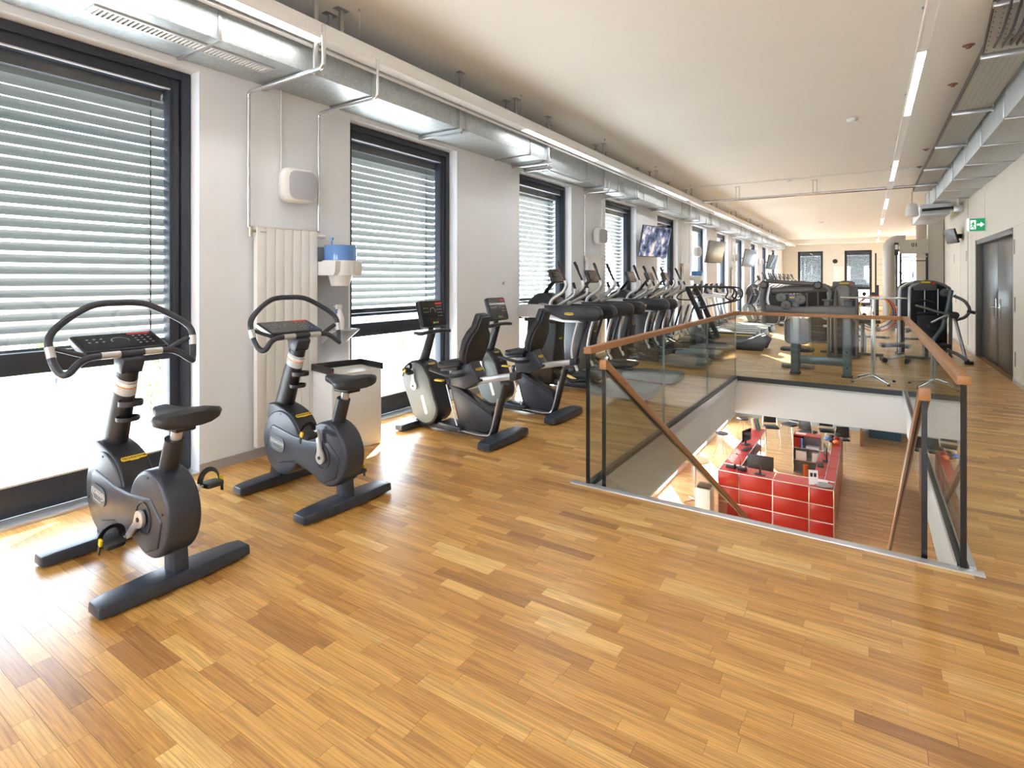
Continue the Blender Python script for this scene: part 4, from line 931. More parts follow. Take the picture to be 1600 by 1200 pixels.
desk_run('reception_counter', 'red panelled front counter of the reception desk seen through the stair opening', -2.885, -.60, 13.05, 13.60, ZD, '-y', [-2.885, -2.44, -1.75, -1.05, -.60], 3)
desk_run('reception_counter', 'left wing of the red reception desk running away from the counter', -2.885, -2.50, 13.62, 17.35, ZD, '-x', [13.62, 14.5, 15.45, 16.4, 17.35], 3)
desk_run('reception_counter', 'right wing of the red reception desk along its outer edge', -.80, -.60, 13.62, 17.55, ZD, '+x', [13.62, 14.6, 15.6, 16.6, 17.55], 3)
desk_run('reception_counter', 'lower inner red desk top of the right wing carrying the computer', -1.12, -.82, 14.0, 17.1, ZD - .33, '-x', [14.0, 15.0, 16.1, 17.1], 2)
# shelf unit
sh = thing('shelf_unit', 'open shelf unit with red top and folders at the back of the reception desk', 'shelf', (-1.44, 17.35, ZL)); H = ZD - ZL; w2 = .33
for x in (-w2, w2):
    MB().box(x - .008, x + .008, -.17, .17, .04, H).obj('side', MATS['grey metal'], sh)
    for yy in (-.18, .18): MB().cyl((x, yy, 0), (x, yy, H), .010, 8).obj('chrome_tube', chrome, sh)
for j in range(4): MB().box(-w2, w2, -.185, .18, .04 + j * (H - .04) / 3 - .01, .04 + j * (H - .04) / 3 + (.012 if j == 3 else .0)).obj('shelf', redt if j == 3 else alu, sh)
MB().box(-w2, w2, .165, .175, .04, H).obj('back', MATS['grey metal'], sh)
def small(name, label, cat, m, b, loc, group=None, rz=0, bevel=.003):
    o = b.obj(name, m, bevel=bevel); o.location = loc; o.rotation_euler = (0, 0, rz); return tag(o, label, cat, group)
z2 = ZL + .04 + 2 * (H - .04) / 3; z1_ = ZL + .04 + (H - .04) / 3
for i, (dx, m, c) in enumerate(((-.29, redp, 'leftmost red'), (-.235, redp, 'second red'), (-.18, redp, 'third red'), (-.12, blue, 'blue'))):
    small('ring_binder', c + ' ring binder on the top shelf of the unit', 'binder', m, MB().box(-.024, .024, -.14, .14, 0, .27), (-1.44 + dx, 17.33, z2), 'binders in the shelf unit')
small('paper_stack', 'flat stack of papers on the top shelf beside the blue binder', 'papers', whit, MB().box(-.16, .16, -.1, .1, 0, .05), (-1.30, 17.32, z2))
small('white_box', 'white archive box on the middle shelf, left', 'box', whit, MB().box(-.13, .13, -.13, .13, 0, .24), (-1.58, 17.32, z1_), 'white boxes')
small('white_box', 'white archive box on the middle shelf, right', 'box', whit, MB().box(-.09, .09, -.13, .13, 0, .24), (-1.22, 17.32, z1_), 'white boxes')
small('foam_roller', 'orange foam roller standing on the floor before the shelf unit', 'roller', mat('orange foam', (.80, .16, .03), .6), MB().lathe([(.07, 0), (.07, .30)]), (-1.45, 17.08, ZL))
small('paper_sheet', 'white sheet on top of the red shelf unit', 'paper', whit, MB().box(-.13, .13, -.08, .08, 0, .012), (-1.60, 17.36, ZD + .005))
small('grey_drawer_box', 'grey pedestal box under the inner desk top on the right wing', 'box', MATS['grey metal'], MB().box(-.16, .16, -.3, .3, 0, .68), (-.97, 16.6, ZL))
# electronics
def monitor(loc, rz, label, w=.27, h=.16):
    t = thing('computer_monitor', label, 'monitor', loc, rz, 'computer monitors on the reception desk')
    MB().box(-w, w, -.012, .012, .10, .10 + 2 * h).obj('panel', black, t, bevel=.004)
    MB().box(-.02, .02, .012, .04, .02, .25).obj('stand', black, t); MB().box(-.11, .11, -.07, .09, 0, .015).obj('base', black, t, bevel=.004)
    MB().box(-w + .01, w - .01, -.0135, -.0125, .115, .09 + 2 * h).obj('screen', tvs, t, smooth=0)
    return t
monitor((-2.03, 13.28, ZD + .002), PI, 'black monitor seen from behind on the front counter')
monitor((-2.70, 15.45, ZD + .002), R(75), 'black monitor on the left wing of the desk', .24, .15)
monitor((-.93, 16.2, ZD - .328), R(-80), 'black monitor on the lower right desk top', .24, .15)
def keyboard(loc, rz, label):
    t = thing('keyboard', label, 'keyboard', loc, rz, 'keyboards'); MB().box(-.2, .2, -.07, .07, 0, .015).obj('body', black, t, bevel=.004)
    MB().box(-.19, .19, -.06, .06, .015, .02).obj('keys', bodyd, t, bevel=.002); return t
keyboard((-2.62, 15.0, ZD + .002), R(80), 'black keyboard on the left wing before the monitor'); keyboard((-1.02, 15.8, ZD - .328), R(95), 'black keyboard on the lower right desk top')
def phone(loc, rz, label):
    t = thing('desk_phone', label, 'telephone', loc, rz, 'desk telephones'); MB().prism([(-.09, 0), (.09, 0), (.09, .02), (-.09, .075)], -.1, .1, 'y').obj('body', black, t, bevel=.004)
    MB().box(-.09, .03, -.1, -.05, .06, .085).obj('handset', black, t, bevel=.008); MB().box(-.06, -.01, -.03, .08, .058, .064).obj('display', tvs, t); return t
phone((-2.66, 13.40, ZD + .002), R(80), 'black desk phone at the left end of the front counter'); phone((-2.42, 13.34, ZD + .002), R(95), 'second black desk phone left of the counter monitor')
t = thing('desk_lamp_microphone', 'thin black gooseneck standing behind the phones on the counter', 'gooseneck', (-2.50, 13.52, ZD + .002)); MB().lathe([(.04, 0), (.04, .015)]).obj('base', black, t); MB().tube(crv([(0, 0, .01), (0, 0, .15), (-.03, .02, .25), (-.07, .03, .28)], 4), .008, 8).obj('neck', black, t); MB().ell((-.08, .03, .285), .02, .02, .02, 10, 6).obj('head', black, t)
t = thing('brochure_stand', 'clear card holder with a printed card on the counter corner', 'card holder', (-.98, 13.22, ZD + .002), R(15)); MB().box(-.10, .10, -.04, .04, 0, .005).obj('foot', wglass, t, smooth=0); MB().box(-.09, .09, -.004, .0, 0, .30, m=Matrix.Rotation(R(-8), 4, 'X')).obj('card', whit, t, smooth=0)
MB().box(-.06, -.01, -.006, -.0045, .16, .24, m=Matrix.Rotation(R(-8), 4, 'X')).box(.01, .06, -.006, -.0045, .16, .24, m=Matrix.Rotation(R(-8), 4, 'X')).obj('printed_squares', bodyd, t, smooth=0)['kind'] = 'stuff'
small('grey_plate', 'round grey tray on the right corner of the front counter', 'tray', mat('tray grey', (.30, .31, .30), .4), MB().lathe([(.15, 0), (.17, .015), (.16, .02), (.02, .012)], n=28), (-.80, 13.27, ZD + .002))
small('paper_tray', 'white papers behind the round grey tray', 'papers', whit, MB().box(-.12, .12, -.08, .08, 0, .03), (-.85, 13.50, ZD + .002))
# catalogues leaning at the far end of the left wing
for i, (m, cnm) in enumerate(((whit, 'cream'), (yell, 'yellow'), (blue, 'blue'), (redp, 'red'), (mat('green card', (.05, .3, .15), .5), 'green'))):
    small('catalogue', '%s catalogue leaning at the far end of the left desk wing' % cnm, 'catalogue', m, MB().box(-.012, .012, -.12, .12, 0, .30, m=Matrix.Rotation(R(-14), 4, 'Y')), (-2.78 + i * .034, 17.15, ZD + .014), 'leaning catalogues', bevel=.001)
# bag heap on the right wing
rb_ = random.Random(5)
for i in range(7):
    m = [mat('orange strap', (.8, .2, .04), .5), black, blue, redp, black, mat('beige cloth', (.5, .45, .38), .7), bodym][i]
    small('sports_gear', ['orange strap roll', 'black belt coil', 'blue cloth bag', 'red band roll', 'black glove pair', 'beige pouch', 'dark wrist strap'][i] + ' in the heap on the far right desk end', 'gear', m, MB().ell((0, 0, .06), .08, .10, .055, 12, 6), (-.72 - .11 * (i % 3), 16.85 + .13 * i - .1, ZD + .005 if i % 3 == 0 else ZD + .0), 'gear heap')
# chairs behind, low level
def chair(loc, rz, label, arms=True):
    t = thing('office_chair', label, 'chair', loc, rz, 'dark chairs at the back of the reception')
    MB().prism(rrect(-.22, .22, -.22, .22, .06), .43, .48, 'z').obj('seat', bodyd, t, bevel=.01)
    MB().prism([(-.2, .55), (.2, .55), (.18, .88), (-.18, .88)], .20, .23, 'y').obj('backrest', bodyd, t, bevel=.01)
    for sx in (-1, 1):
        for sy in (-1, 1): MB().tube([(sx * .2, sy * .2, .43), (sx * .24, sy * .24, 0)], .011, 8).obj('leg', chrome, t)
        MB().tube(crv([(sx * .22, .2, .43), (sx * .22, .24, .7), (sx * .17, .22, .85)], 3), .010, 8).obj('back_tube', chrome, t)
    return t
for i, (x, y, rz) in enumerate(((-2.75, 20.2, 20), (-2.25, 20.9, -30), (-1.65, 20.2, 160), (-1.15, 20.7, 10), (-.75, 19.9, 200))):
    chair((x, y, ZL), R(rz), ['leftmost dark chair behind the reception desk', 'second dark chair behind the desk, turned away', 'third dark chair, behind the shelf unit', 'fourth dark chair behind the shelf unit, further back', 'rightmost dark chair behind the gear heap'][i])
# tripod stools / lamp in the sunlit strip
def tripod(loc, label):
    t = thing('tripod_stool', label, 'stool', loc, 0, 'wooden tripod stools at the lower windows')
    wd = mat('pale wood', (.62, .40, .22), .5)
    for k in range(3):
        a = R(90 + 120 * k); MB().tube([(.05 * math.cos(a), .05 * math.sin(a), .74), (.26 * math.cos(a), .26 * math.sin(a), 0)], [.014, .010], 8).obj('leg', wd, t)
    MB().lathe([(.16, .72), (.19, .735), (.19, .76), (.1, .77)]).obj('seat', bodyd, t)
    return t
tripod((-3.75, 17.4, ZL), 'wooden tripod stool in the sunlight beside the left desk wing'); tripod((-3.55, 19.6, ZL), 'second wooden tripod stool further back in the sunlight')
t = thing('bistro_table', 'small chrome-legged table standing at the lower left below the opening', 'table', (-3.55, 13.6, ZL)); MB().lathe([(.33, .0), (.33, .025)], c=(0, 0, 1.02), n=32).obj('table_top', mat('pale wood'), t); MB().cyl((0, 0, .03), (0, 0, 1.02), .025).obj('column', chrome, t)
for k in range(4): a = R(45 + 90 * k); MB().tube([(0, 0, .05), (.3 * math.cos(a), .3 * math.sin(a), .015)], [.02, .012], 8).obj('foot', chrome, t)
small('pillar_box', 'low grey-white cabinet in front of the left end of the red desk', 'cabinet', whit, MB().box(-.16, .16, -.2, .2, 0, .75), (-3.10, 12.7, ZL))
small('dark_tray', 'black tray on the low cabinet before the desk', 'tray', black, MB().box(-.14, .14, -.14, .14, 0, .05), (-3.10, 12.7, ZL + .75))
small('blue_wall_piece', 'piece of blue wall at the back of the reception', 'wall panel', mat('blue wall', (.10, .20, .34), .6), MB().box(-.45, .45, -.03, .03, 0, 1.6), (.46, 22.4, ZL))  # upright slab added in place of a blue wall
small('partition_panel', 'glass partition edge standing right of the desk', 'partition', mat('frosted panel', (.42, .50, .50), .3), MB().box(-.02, .02, -1.0, 1.0, 0, 2.4), (-.20, 22.1, ZL))
small('oak_post', 'oak end post of the partition right of the desk', 'post', oak, MB().box(-.035, .035, -.03, .03, 0, 2.4), (-.20, 21.05, ZL))
# ================================================================ CROSS TRAINERS etc.
def console_unit(par, M, w=.19, h=.14):
    c = MB().prism(rrect(-w, w, -h * .75, h * .75, .03), -.05, 0, 'z', m=M).obj('console', bodyd, par, bevel=.01)
    MB().prism(rrect(-w + .014, w - .014, -h * .68, h * .68, .02), 0, .003, 'z', m=M).obj('display', screen, c)
    console_face(c, M @ Matrix.Translation((0, .01, .0035)), w * 1.8, h * 1.3)
    MB().box(-.02, .05, -h * .6, -h * .5, .003, .005, m=M).obj('start_keys', redm, c, smooth=0)
def cross_trainer(label, loc, beams=True):
    B = thing('cross_trainer', label, 'cross trainer', loc, 0, 'cross trainers' if beams else 'slim cross trainers')
    g_ = mat('grey step cover', (.16, .175, .18), .45, noise=.06)
    o = [(.25, -.20), (.45, -.33), (.95, -.37), (1.08, -.30), (1.08, .30), (.95, .37), (.45, .33), (.25, .20)]
    MB().prism(o, .02, .115, 'z').obj('rear_platform', g_, B, bevel=.025, seg=3)
    MB().box(-.72, .35, -.09, .09, .03, .12).obj('floor_beam', bodyd, B, bevel=.015)
    foot('front_foot', B, -.62, .16, .32)
    MB().prism([(-.78, .05), (-.36, .05), (-.30, .60), (-.28, .95), (-.78, .95), (-.80, .50)], -.14, .14, 'y').obj('front_tower', bodyd, B, bevel=.03, seg=3)
    MB().prism([(-.84, .93)] + arc(-.52, 1.0, .31, 150, 20, 8, .35) + [(-.26, .93)], -.15, .15, 'y').obj('upper_housing', bodyd, B, bevel=.03, seg=3)
    MB().torus((-.50, -.155, 1.0), .20, .007, 'y', n=20, k=6, a0=R(0), a1=R(110)).obj('housing_line', silv, B)
    MB().prism([(-.34, 1.14), (-.27, 1.10), (-.25, 1.16), (-.32, 1.20)], -.06, .06, 'y').obj('orange_light', mat('orange lens', (.6, .12, .04), .3), B, bevel=.01)
    ylogo(B, MX((-.29, 0, .70), (1, 0, 0), (0, 1, 0)), .9)
    MB().tube([(-.60, 0, 1.28), (-.40, 0, 1.52)], .045, 12, sc=(1.3, .5)).obj('neck', bodyd, B)
    console_unit(B, MX((-.33, 0, 1.60), (.93, 0, .36), (0, 1, 0)))
    for s in (-1, 1):
        y = .25 * s
        if beams:
            MB().prism([(p[0], p[1]) for p in rrect(-.86, -.20, 1.00, 1.19, .085, 6)], y - .045, y + .045, 'y').obj('beam_shell', silv, B, bevel=.012, label='silver rear shell of the side beam')
            MB().prism([(-.36, 1.00), (-.22, .985), (.36, .985)] + arc(.36, 1.085, .10, -90, 90, 6) + [(-.40, 1.185)], y - .055, y + .055, 'y').obj('side_beam', bodyd, B, bevel=.012)
            MB().prism([(-.40, 1.02), (-.30, .985), (-.10, .955), (.20, .96), (.14, .99), (-.1, .995), (-.3, 1.06)], y - .058, y + .058, 'y').obj('silver_blade', silv, B, bevel=.005)
            if s < 0: ylogo(B, MX((.0, y - .0565, 1.075), (0, -1, 0), (1, 0, 0)), 1.25)
        pts = crv([(-.36, s * .22, 1.12), (-.30, s * .24, 1.26), (-.12, s * .26, 1.37), (-.06, s * .27, 1.46), (-.075, s * .27, 1.53)], 5)
        MB().tube(pts, .025, 12).obj('moving_arm', silv, B)
        MB().tube([(-.075, s * .27, 1.52), (-.13, s * .26, 1.64), (-.17, s * .26, 1.74), (-.20, s * .25, 1.80)], [.016, .016, .023, .021], 10).obj('grip', rubb, B)
        MB().tube(crv([(-.30, s * .15, 1.15), (-.12, s * .17, 1.25), (.02, s * .19, 1.33), (.04, s * .2, 1.42)], 5), .022, 12).obj('fixed_arm', silv, B)
        MB().tube([(.04, s * .2, 1.41), (.01, s * .2, 1.50)], [.019, .021], 10).obj('fixed_grip', rubb, B)
        MB().tube(crv([(.12, y, .99), (.05, y, .75), (.02, y, .50), (.10, y, .30)], 4), .022, 10).obj('link_arm', silv, B)
        MB().tube(crv([(.24, y, .99), (.12, y, .6), (.05, y, .28)], 4), .020, 8).obj('link_arm', bodyd, B)
        MB().prism([(-.02, .20), (.38, .17), (.40, .22), (.36, .24), (.0, .26)], s * .11 - .07, s * .11 + .07, 'y').obj('foot_plate', rubb, B, bevel=.01)
        MB().tube([(.30, s * .12, .19), (-.05, s * .12, .12), (-.35, s * .12, .25)], .025, 8).obj('pedal_rail', bodyd, B)
    return B
e1 = cross_trainer('nearest cross trainer, behind the second recumbent bike with a yellow-badged side beam', (-3.42, 6.95, 0))
dup(e1, 'second cross trainer from the left, its step cover behind the glass railing', (-3.45, 8.2, 0))
dup(e1, 'third cross trainer, its dark side beam reaching furthest right above the handrail', (-3.42, 9.87, 0))
e2 = cross_trainer('slim cross trainer without side beams right of the third beam', (-3.5, 11.15, 0), False)
dup(e2, 'second slim cross trainer, directly left of the black curved frame', (-3.5, 12.2, 0))
for i in range(7):
    yy = 23.5 + i * 1.55
    dup(e2, ['far cross trainer just left of the end window row, nearest one', 'far cross trainer, second of the distant row', 'far cross trainer, third of the distant row', 'far cross trainer, fourth of the distant row', 'far cross trainer, fifth of the distant row', 'far cross trainer, sixth of the distant row', 'farthest cross trainer before the end wall'][i], (-3.3, yy, 0), group='distant cross trainers')
# black manual treadmill with big inclined frame
def manual_treadmill(label, loc):
    B = thing('manual_treadmill', label, 'treadmill', loc, 0, None)
    MB().prism([(-.75, .10), (-.6, .30), (-.2, .16), (.4, .16), (.80, .34), (.95, .22), (.85, .0), (-.65, .0)], -.34, -.28, 'y').obj('side_cover', bodym, B, bevel=.015)
    MB().prism([(-.75, .10), (-.6, .30), (-.2, .16), (.4, .16), (.80, .34), (.95, .22), (.85, .0), (-.65, .0)], .28, .34, 'y').obj('side_cover', bodym, B, bevel=.015)
    MB().prism([(-.68, .28), (-.2, .15), (.4, .15), (.84, .31), (.84, .28), (.4, .11), (-.2, .11), (-.68, .24)], -.275, .275, 'y').obj('running_belt', rubb, B)
    for s in (-1, 1):
        y = s * .34
        MB().prism([(-.28, .2), (-.16, .2), (-.70, 1.38), (-.82, 1.38)], y - .03, y + .03, 'y').obj('upright', bodyd, B, bevel=.01)
        MB().tube(crv([(-.76, y, 1.36), (-.3, y, 1.37), (.15, y, 1.36), (.30, y, 1.30), (.31, y, 1.15), (.18, y, 1.05), (-.1, y, .98), (-.52, y, .88)], 5), .020, 10).obj('side_rail', bodyd, B)
        MB().tube(crv([(.12, y, 1.36), (.14, y, 1.24), (.10, y, 1.14), (.2, y, 1.08)], 4), .018, 10).obj('inner_grip', rubb, B)
    MB().box(-.80, -.72, -.31, .31, 1.32, 1.38).obj('cross_bar', bodyd, B, bevel=.01)
    for z, x in ((1.15, -.66), (1.0, -.59), (.85, -.52)): MB().cyl((x, -.31, z), (x, .31, z), .014, 8).obj('rung', steel, B)
    MB().tube(crv([(-.72, -.15, 1.34), (-.98, -.15, 1.2), (-1.02, -.15, 1.08), (-.70, -.15, 1.06)], 4), .016, 8).obj('push_handle', bodyd, B)
    return B
manual_treadmill('black manual treadmill with an inclined frame and looped side rails', (-2.75, 13.05, 0))
def treadmill(label, loc, first=[]):
    B = thing('treadmill', label, 'treadmill', loc, 0, 'motorised treadmills')
    MB().prism([(-.85, .0), (-.80, .28), (-.45, .30), (-.35, .17), (.95, .15), (1.0, .0)], -.40, .40, 'y').obj('deck', bodyd, B, bevel=.02)
    MB().box(-.35, .98, -.26, .26, .152, .175).obj('running_belt', rubb, B, bevel=.006)
    for s in (-1, 1):
        MB().box(-.33, .96, s * .33 - .05, s * .33 + .05, .16, .19).obj('side_step', alu, B, bevel=.01)
        MB().box(-.30, .90, s * .405 - .003, s * .405 + .003, .10, .118).obj('yellow_stripe', yell, B, smooth=0)
        MB().tube([(-.42, s * .38, .25), (-.62, s * .38, 1.15)], .035, 10, sc=(.8, 1.2)).obj('upright', silv, B)
        MB().tube(crv([(-.62, s * .38, 1.12), (-.30, s * .40, 1.08), (-.05, s * .40, 1.03)], 4), .022, 10).obj('hand_rail', silv, B)
        MB().prism([(-.66, 1.1), (-.58, 1.1), (-.52, 1.42), (-.60, 1.42)], s * .30 - .06, s * .30 + .06, 'y').obj('console_horn', bodyd, B, bevel=.02)
    console_unit(B, MX((-.58, 0, 1.25), (.9, 0, .44), (0, 1, 0)), .26, .20)
    return B
m1 = treadmill('nearest motorised treadmill, its yellow-striped deck visible above the railing', (-3.35, 15.3, 0))
dup(m1, 'second motorised treadmill, white columns behind the black frame', (-3.35, 16.55, 0))
dup(m1, 'third motorised treadmill, furthest of the treadmill row', (-3.35, 17.8, 0))
dup(r1, 'recumbent bike with a brown-lit backrest in the middle distance', (-2.95, 20.2, 0))
dup(r1, 'second recumbent bike of the middle distance, behind the grey machine arm', (-2.9, 21.6, 0))

# ================================================================ STRENGTH MACHINES
stone = mat('grey machine paint', (.15, .147, .143), .38, metal=.2, noise=.05)
bluegrey = mat('blue grey machine paint', (.14, .18, .21), .3, metal=.25)
def pulley(par, c, r, ax='y', w=.02, m=None):
    b = MB(); c = Vector(c); d = Vector({'y': (0, 1, 0), 'x': (1, 0, 0), 'z': (0, 0, 1)}[ax]) * w
    o = MB().cyl(c - d, c + d, r, 28).obj('pulley', m or stone, par, bevel=.006); MB().cyl(c - d * 1.4, c + d * 1.4, r * .16, 10).obj('hub', black, o)
# frame machine right behind the far railing
G_ = thing('cable_machine', 'grey twin-post pulley machine standing just behind the far glass railing', 'strength machine', (-.65, 10.05, 0))
for x, wd in ((-.36, .065), (.37, .060)):
    MB().prism(rrect(x - wd, x + wd, -.05, .09, .03, 4), .0, 1.18 if x < 0 else 1.22, 'z').obj('post', bluegrey, G_, bevel=.004)
    MB().box(x - .075, x + .075, -.07, .12, 0, .025).obj('foot_plate', rubb, G_, bevel=.004)
MB().box(-.30, .32, -.02, .06, .17, .30).obj('cross_bar', bluegrey, G_, bevel=.012)
MB().box(.33, .41, .12, .17, .03, 1.2).obj('rear_plate', black, G_, bevel=.004)
MB().cyl((.37, -.052, .40), (.37, -.045, .40), .016, 12).obj('bolt', black, G_); MB().cyl((.37, -.052, .15), (.37, -.045, .15), .016, 12).obj('bolt', black, G_)
MB().prism([(-.80, .99), (-.62, .94), (.30, .96), (.42, .93), (.50, .86), (.50, 1.12), (.30, 1.13), (-.35, 1.10), (-.80, 1.12)], -.06, .05, 'y').obj('main_beam', stone, G_, bevel=.02, seg=3)
for i, (x, z, r) in enumerate(((-.557, 1.25, .075), (-.484, 1.12, .075), (-.276, 1.22, .078))): pulley(G_, (x, -.10, z), r)
MB().box(-.45, -.34, -.09, -.04, 1.19, 1.30).obj('display_box', bluegrey, G_, bevel=.01); MB().box(-.43, -.36, -.093, -.091, 1.24, 1.26).obj('yellow_label', yell, G_, smooth=0)
MB().tube([(-.80, .0, 1.52), (-.45, 0, 1.49), (-.03, 0, 1.47)], .035, 14).obj('upper_tube', stone, G_)
MB().tube([(-.78, .08, 1.32), (-.45, .08, 1.43), (-.06, .08, 1.46)], .022, 12).obj('upper_tube', stone, G_)
MB().tube([(-.70, .0, 1.35), (-.10, 0, 1.38)], .052, 14).obj('lower_tube', stone, G_)
MB().box(-.78, -.20, -.02, .05, 1.10, 1.30).obj('rear_shell', bodyd, G_, bevel=.02)
for x in (-.82, -.03): MB().cyl((x, -.08, 1.45), (x, .10, 1.45), .065, 20).obj('joint', bodyd, G_, bevel=.01); pulley(G_, (x, -.10, 1.45), .045)
MB().tube(crv([(-.82, .0, 1.45), (-.86, 0, 1.2), (-.82, 0, 1.0), (-.84, 0, .8)], 4), .045, 12).obj('left_arm', stone, G_)
MB().tube(crv([(-.74, .0, 1.42), (-.77, 0, 1.2), (-.72, 0, 1.05)], 4), .03, 12).obj('left_arm', silv, G_)
MB().tube(crv([(-.03, .0, 1.45), (.08, 0, 1.42), (.14, 0, 1.34), (.12, 0, 1.2)], 4), .030, 12).obj('right_arm', stone, G_)
for x in (.10, .38): MB().cyl((x, -.0, 1.20), (x, .0, 1.225), .075, 24).obj('round_pad', stone, G_, bevel=.006)
MB().cyl((.10, 0, 1.08), (.10, 0, 1.20), .045, 12).obj('pad_post', stone, G_)
# seat hanging between the posts (bench of the machine)
Hs = thing('machine_seat', 'black rounded seat back seen through the glass behind the left machine post', 'seat', (-1.04, 10.65, 0))
MB().prism(rrect(-.20, .20, .42, .86, .09, 5), -.04, .04, 'y').obj('backrest', padm, Hs, bevel=.02, seg=3)
MB().prism(rrect(-.26, .26, -.15, .22, .10, 5), .30, .35, 'z').obj('seat', padm, Hs, bevel=.015)
MB().box(-.05, .05, .04, .12, .0, .9).obj('stem', stone, Hs, bevel=.01); MB().box(-.25, .25, .0, .16, 0, .05).obj('base', stone, Hs, bevel=.01)
def stack_machine(label, loc, rz, w=.42, h=1.5, kind=0):
    B = thing('weight_machine', label, 'strength machine', loc, rz, 'weight stack machines')
    out = [(-w, .05), (-w, h - .22)] + arc(-w + .2, h - .2, .2, 180, 100, 5) + arc(w - .2, h - .2, .2, 80, 0, 5) + [(w, .05)]
    MB().prism(out, .10, .16, 'y').obj('rear_shroud', bodyd, B, bevel=.01)
    for i, x in enumerate((-w, -w + .14)):
        MB().tube(crv([(x, -.05 - .1 * i, .02), (x, -.05 - .1 * i, h - .30), (x + .06, -.04, h - .10), (x + .26, .0, h - .01), (0, .04, h + .01)], 5), .030, 12).obj('frame_tube', silv if kind == 0 else stone, B)
    MB().tube(crv([(w, -.05, .02), (w, -.05, h - .30), (w - .06, -.04, h - .10), (w - .26, .0, h - .01), (0, .04, h + .01)], 5), .030, 12).obj('frame_tube', stone, B)
    MB().prism(rrect(-.18, .20, h - .18, h + .02, .03), -.04, .0, 'y').obj('header', stone, B, bevel=.008)
    MB().box(-.06, .10, -.045, -.041, h - .03, h - .0).obj('yellow_label', yell, B, smooth=0); MB().box(.12, .17, -.045, -.041, h - .05, h - .02).obj('red_label', redm, B, smooth=0)
    for i in range(14): MB().box(-.13, .17, -.02, .08, .12 + i * .055, .168 + i * .055).obj('weight_plate', bodyd, B, bevel=.003)
    for x in (-.22, .02, .24): MB().cyl((x, .02, .1), (x, .02, h - .15), .010, 8).obj('guide_rod', silv, B)
    pulley(B, (w - .10, -.07, h - .22), .075)
    MB().box(-w - .03, w + .03, -.10, .18, 0, .05).obj('base', stone, B, bevel=.012)
    return B
M1 = stack_machine('weight stack machine with curved chrome tubes and levers, right of the far railing corner', (.93, 13.7, 0), R(12))
# lever arms and rollers of that machine (same thing)
MB().tube(crv([(-.18, -.14, 1.02), (-.05, -.2, .98), (.16, -.3, .90), (.36, -.34, .86)], 4), .028, 10).obj('lever_arm', stone, M1)
MB().tube(crv([(-.2, -.12, 1.10), (.0, -.16, 1.12), (.12, -.2, 1.07)], 4), .018, 8).obj('lever_arm', bodyd, M1)
MB().tube(crv([(.36, -.34, .86), (.2, -.4, .82), (.0, -.42, .70)], 4), .022, 10).obj('lever_arm', silv, M1)
for x, z in ((.36, .86), (.02, .62), (.0, .30)): MB().cyl((x, -.50, z), (x, -.30, z), .065, 20).obj('foam_roller', rubb, M1, bevel=.01)
MB().tube([(.42, -.1, 1.32), (.32, -.25, 1.0), (.18, -.42, .62), (.0, -.5, .36)], .040, 12).obj('curved_lever', bluegrey, M1)
MB().tube(crv([(.46, -.1, 1.22), (.60, -.2, 1.12), (.66, -.25, .95), (.58, -.28, .82), (.44, -.3, .76)], 4), .028, 10).obj('side_handle', stone, M1)
MB().cyl((.62, -.25, .93), (.74, -.28, .90), .030, 12).obj('side_grip', rubb, M1)
MB().prism([(-.24, .20), (.22, .26), (.22, .33), (-.24, .28)], -.75, -.28, 'y').obj('seat', padm, M1, bevel=.02)
MB().prism([(-.2, .0), (.2, .0), (.2, .5), (-.2, .5)], 0, .07, 'z', m=Matrix.Translation((.02, -.30, .34)) @ Matrix.Rotation(R(78), 4, 'X')).obj('backrest', padm, M1, bevel=.02)
MB().tube(crv([(.0, -.4, .22), (.25, -.75, .18), (.38, -1.0, .06)], 4), .032, 10).obj('rear_leg', stone, M1); MB().cyl((.33, -1.02, .03), (.45, -1.02, .03), .03, 14).obj('foot_cap', rubb, M1)
MB().tube([(.44, -.2, .8), (.50, -.5, .1), (.50, -.5, .03)], .03, 10).obj('support', silv, M1)
M2_ = stack_machine('weight stack machine behind the right post of the grey pulley machine', (-.42, 12.6, 0), R(-8), .24, 1.48, 1)
MB().prism(rrect(-.11, .13, 1.02, 1.43, .09, 5), -.14, -.06, 'y').obj('tall_pad', mat('grey upholstery', (.25, .25, .25), .4), M2_, bevel=.025)
M3 = stack_machine('weight stack machine with round pads, further back beyond the cable machine', (-1.05, 15.2, 0), R(5), .36, 1.42, 1)
MB().cyl((-.5, -.3, .95), (-.5, -.3, .98), .09, 20).obj('round_pad', stone, M3)
# low bench with bent tube behind the pulley machine
bt = thing('leg_bench', 'low machine bench with a bent steel tube and padded arms behind the grey posts', 'strength machine', (-.25, 13.2, 0))
MB().tube(crv([(-.55, 0, .56), (-.1, 0, .57), (.10, 0, .52), (.18, 0, .40), (.18, 0, .02)], 5), .030, 10).obj('bent_tube', silv, bt)
MB().tube([(-.72, -.05, .30), (-.2, -.05, .30)], .035, 12).obj('foam_roller', rubb, bt); MB().tube([(-.2, -.05, .30), (.18, 0, .31)], .02, 10).obj('roller_bar', silv, bt)
MB().tube([(-.9, .2, .95), (-.6, .2, .75), (-.1, .2, .50)], .022, 8).obj('linkage', silv, bt); MB().tube([(-.3, .2, .55), (.2, .2, .66), (.45, .2, .50)], .035, 10).obj('linkage', stone, bt)
MB().prism(rrect(-.15, .45, -.18, .18, .06), .66, .73, 'z').obj('seat', padm, bt, bevel=.015); MB().cyl((.15, 0, .02), (.15, 0, .66), .035, 10).obj('seat_post', stone, bt)
MB().box(-.6, .5, -.05, .05, 0, .05).box(-.1, -.02, -.3, .3, 0, .045).obj('base', stone, bt, bevel=.008)
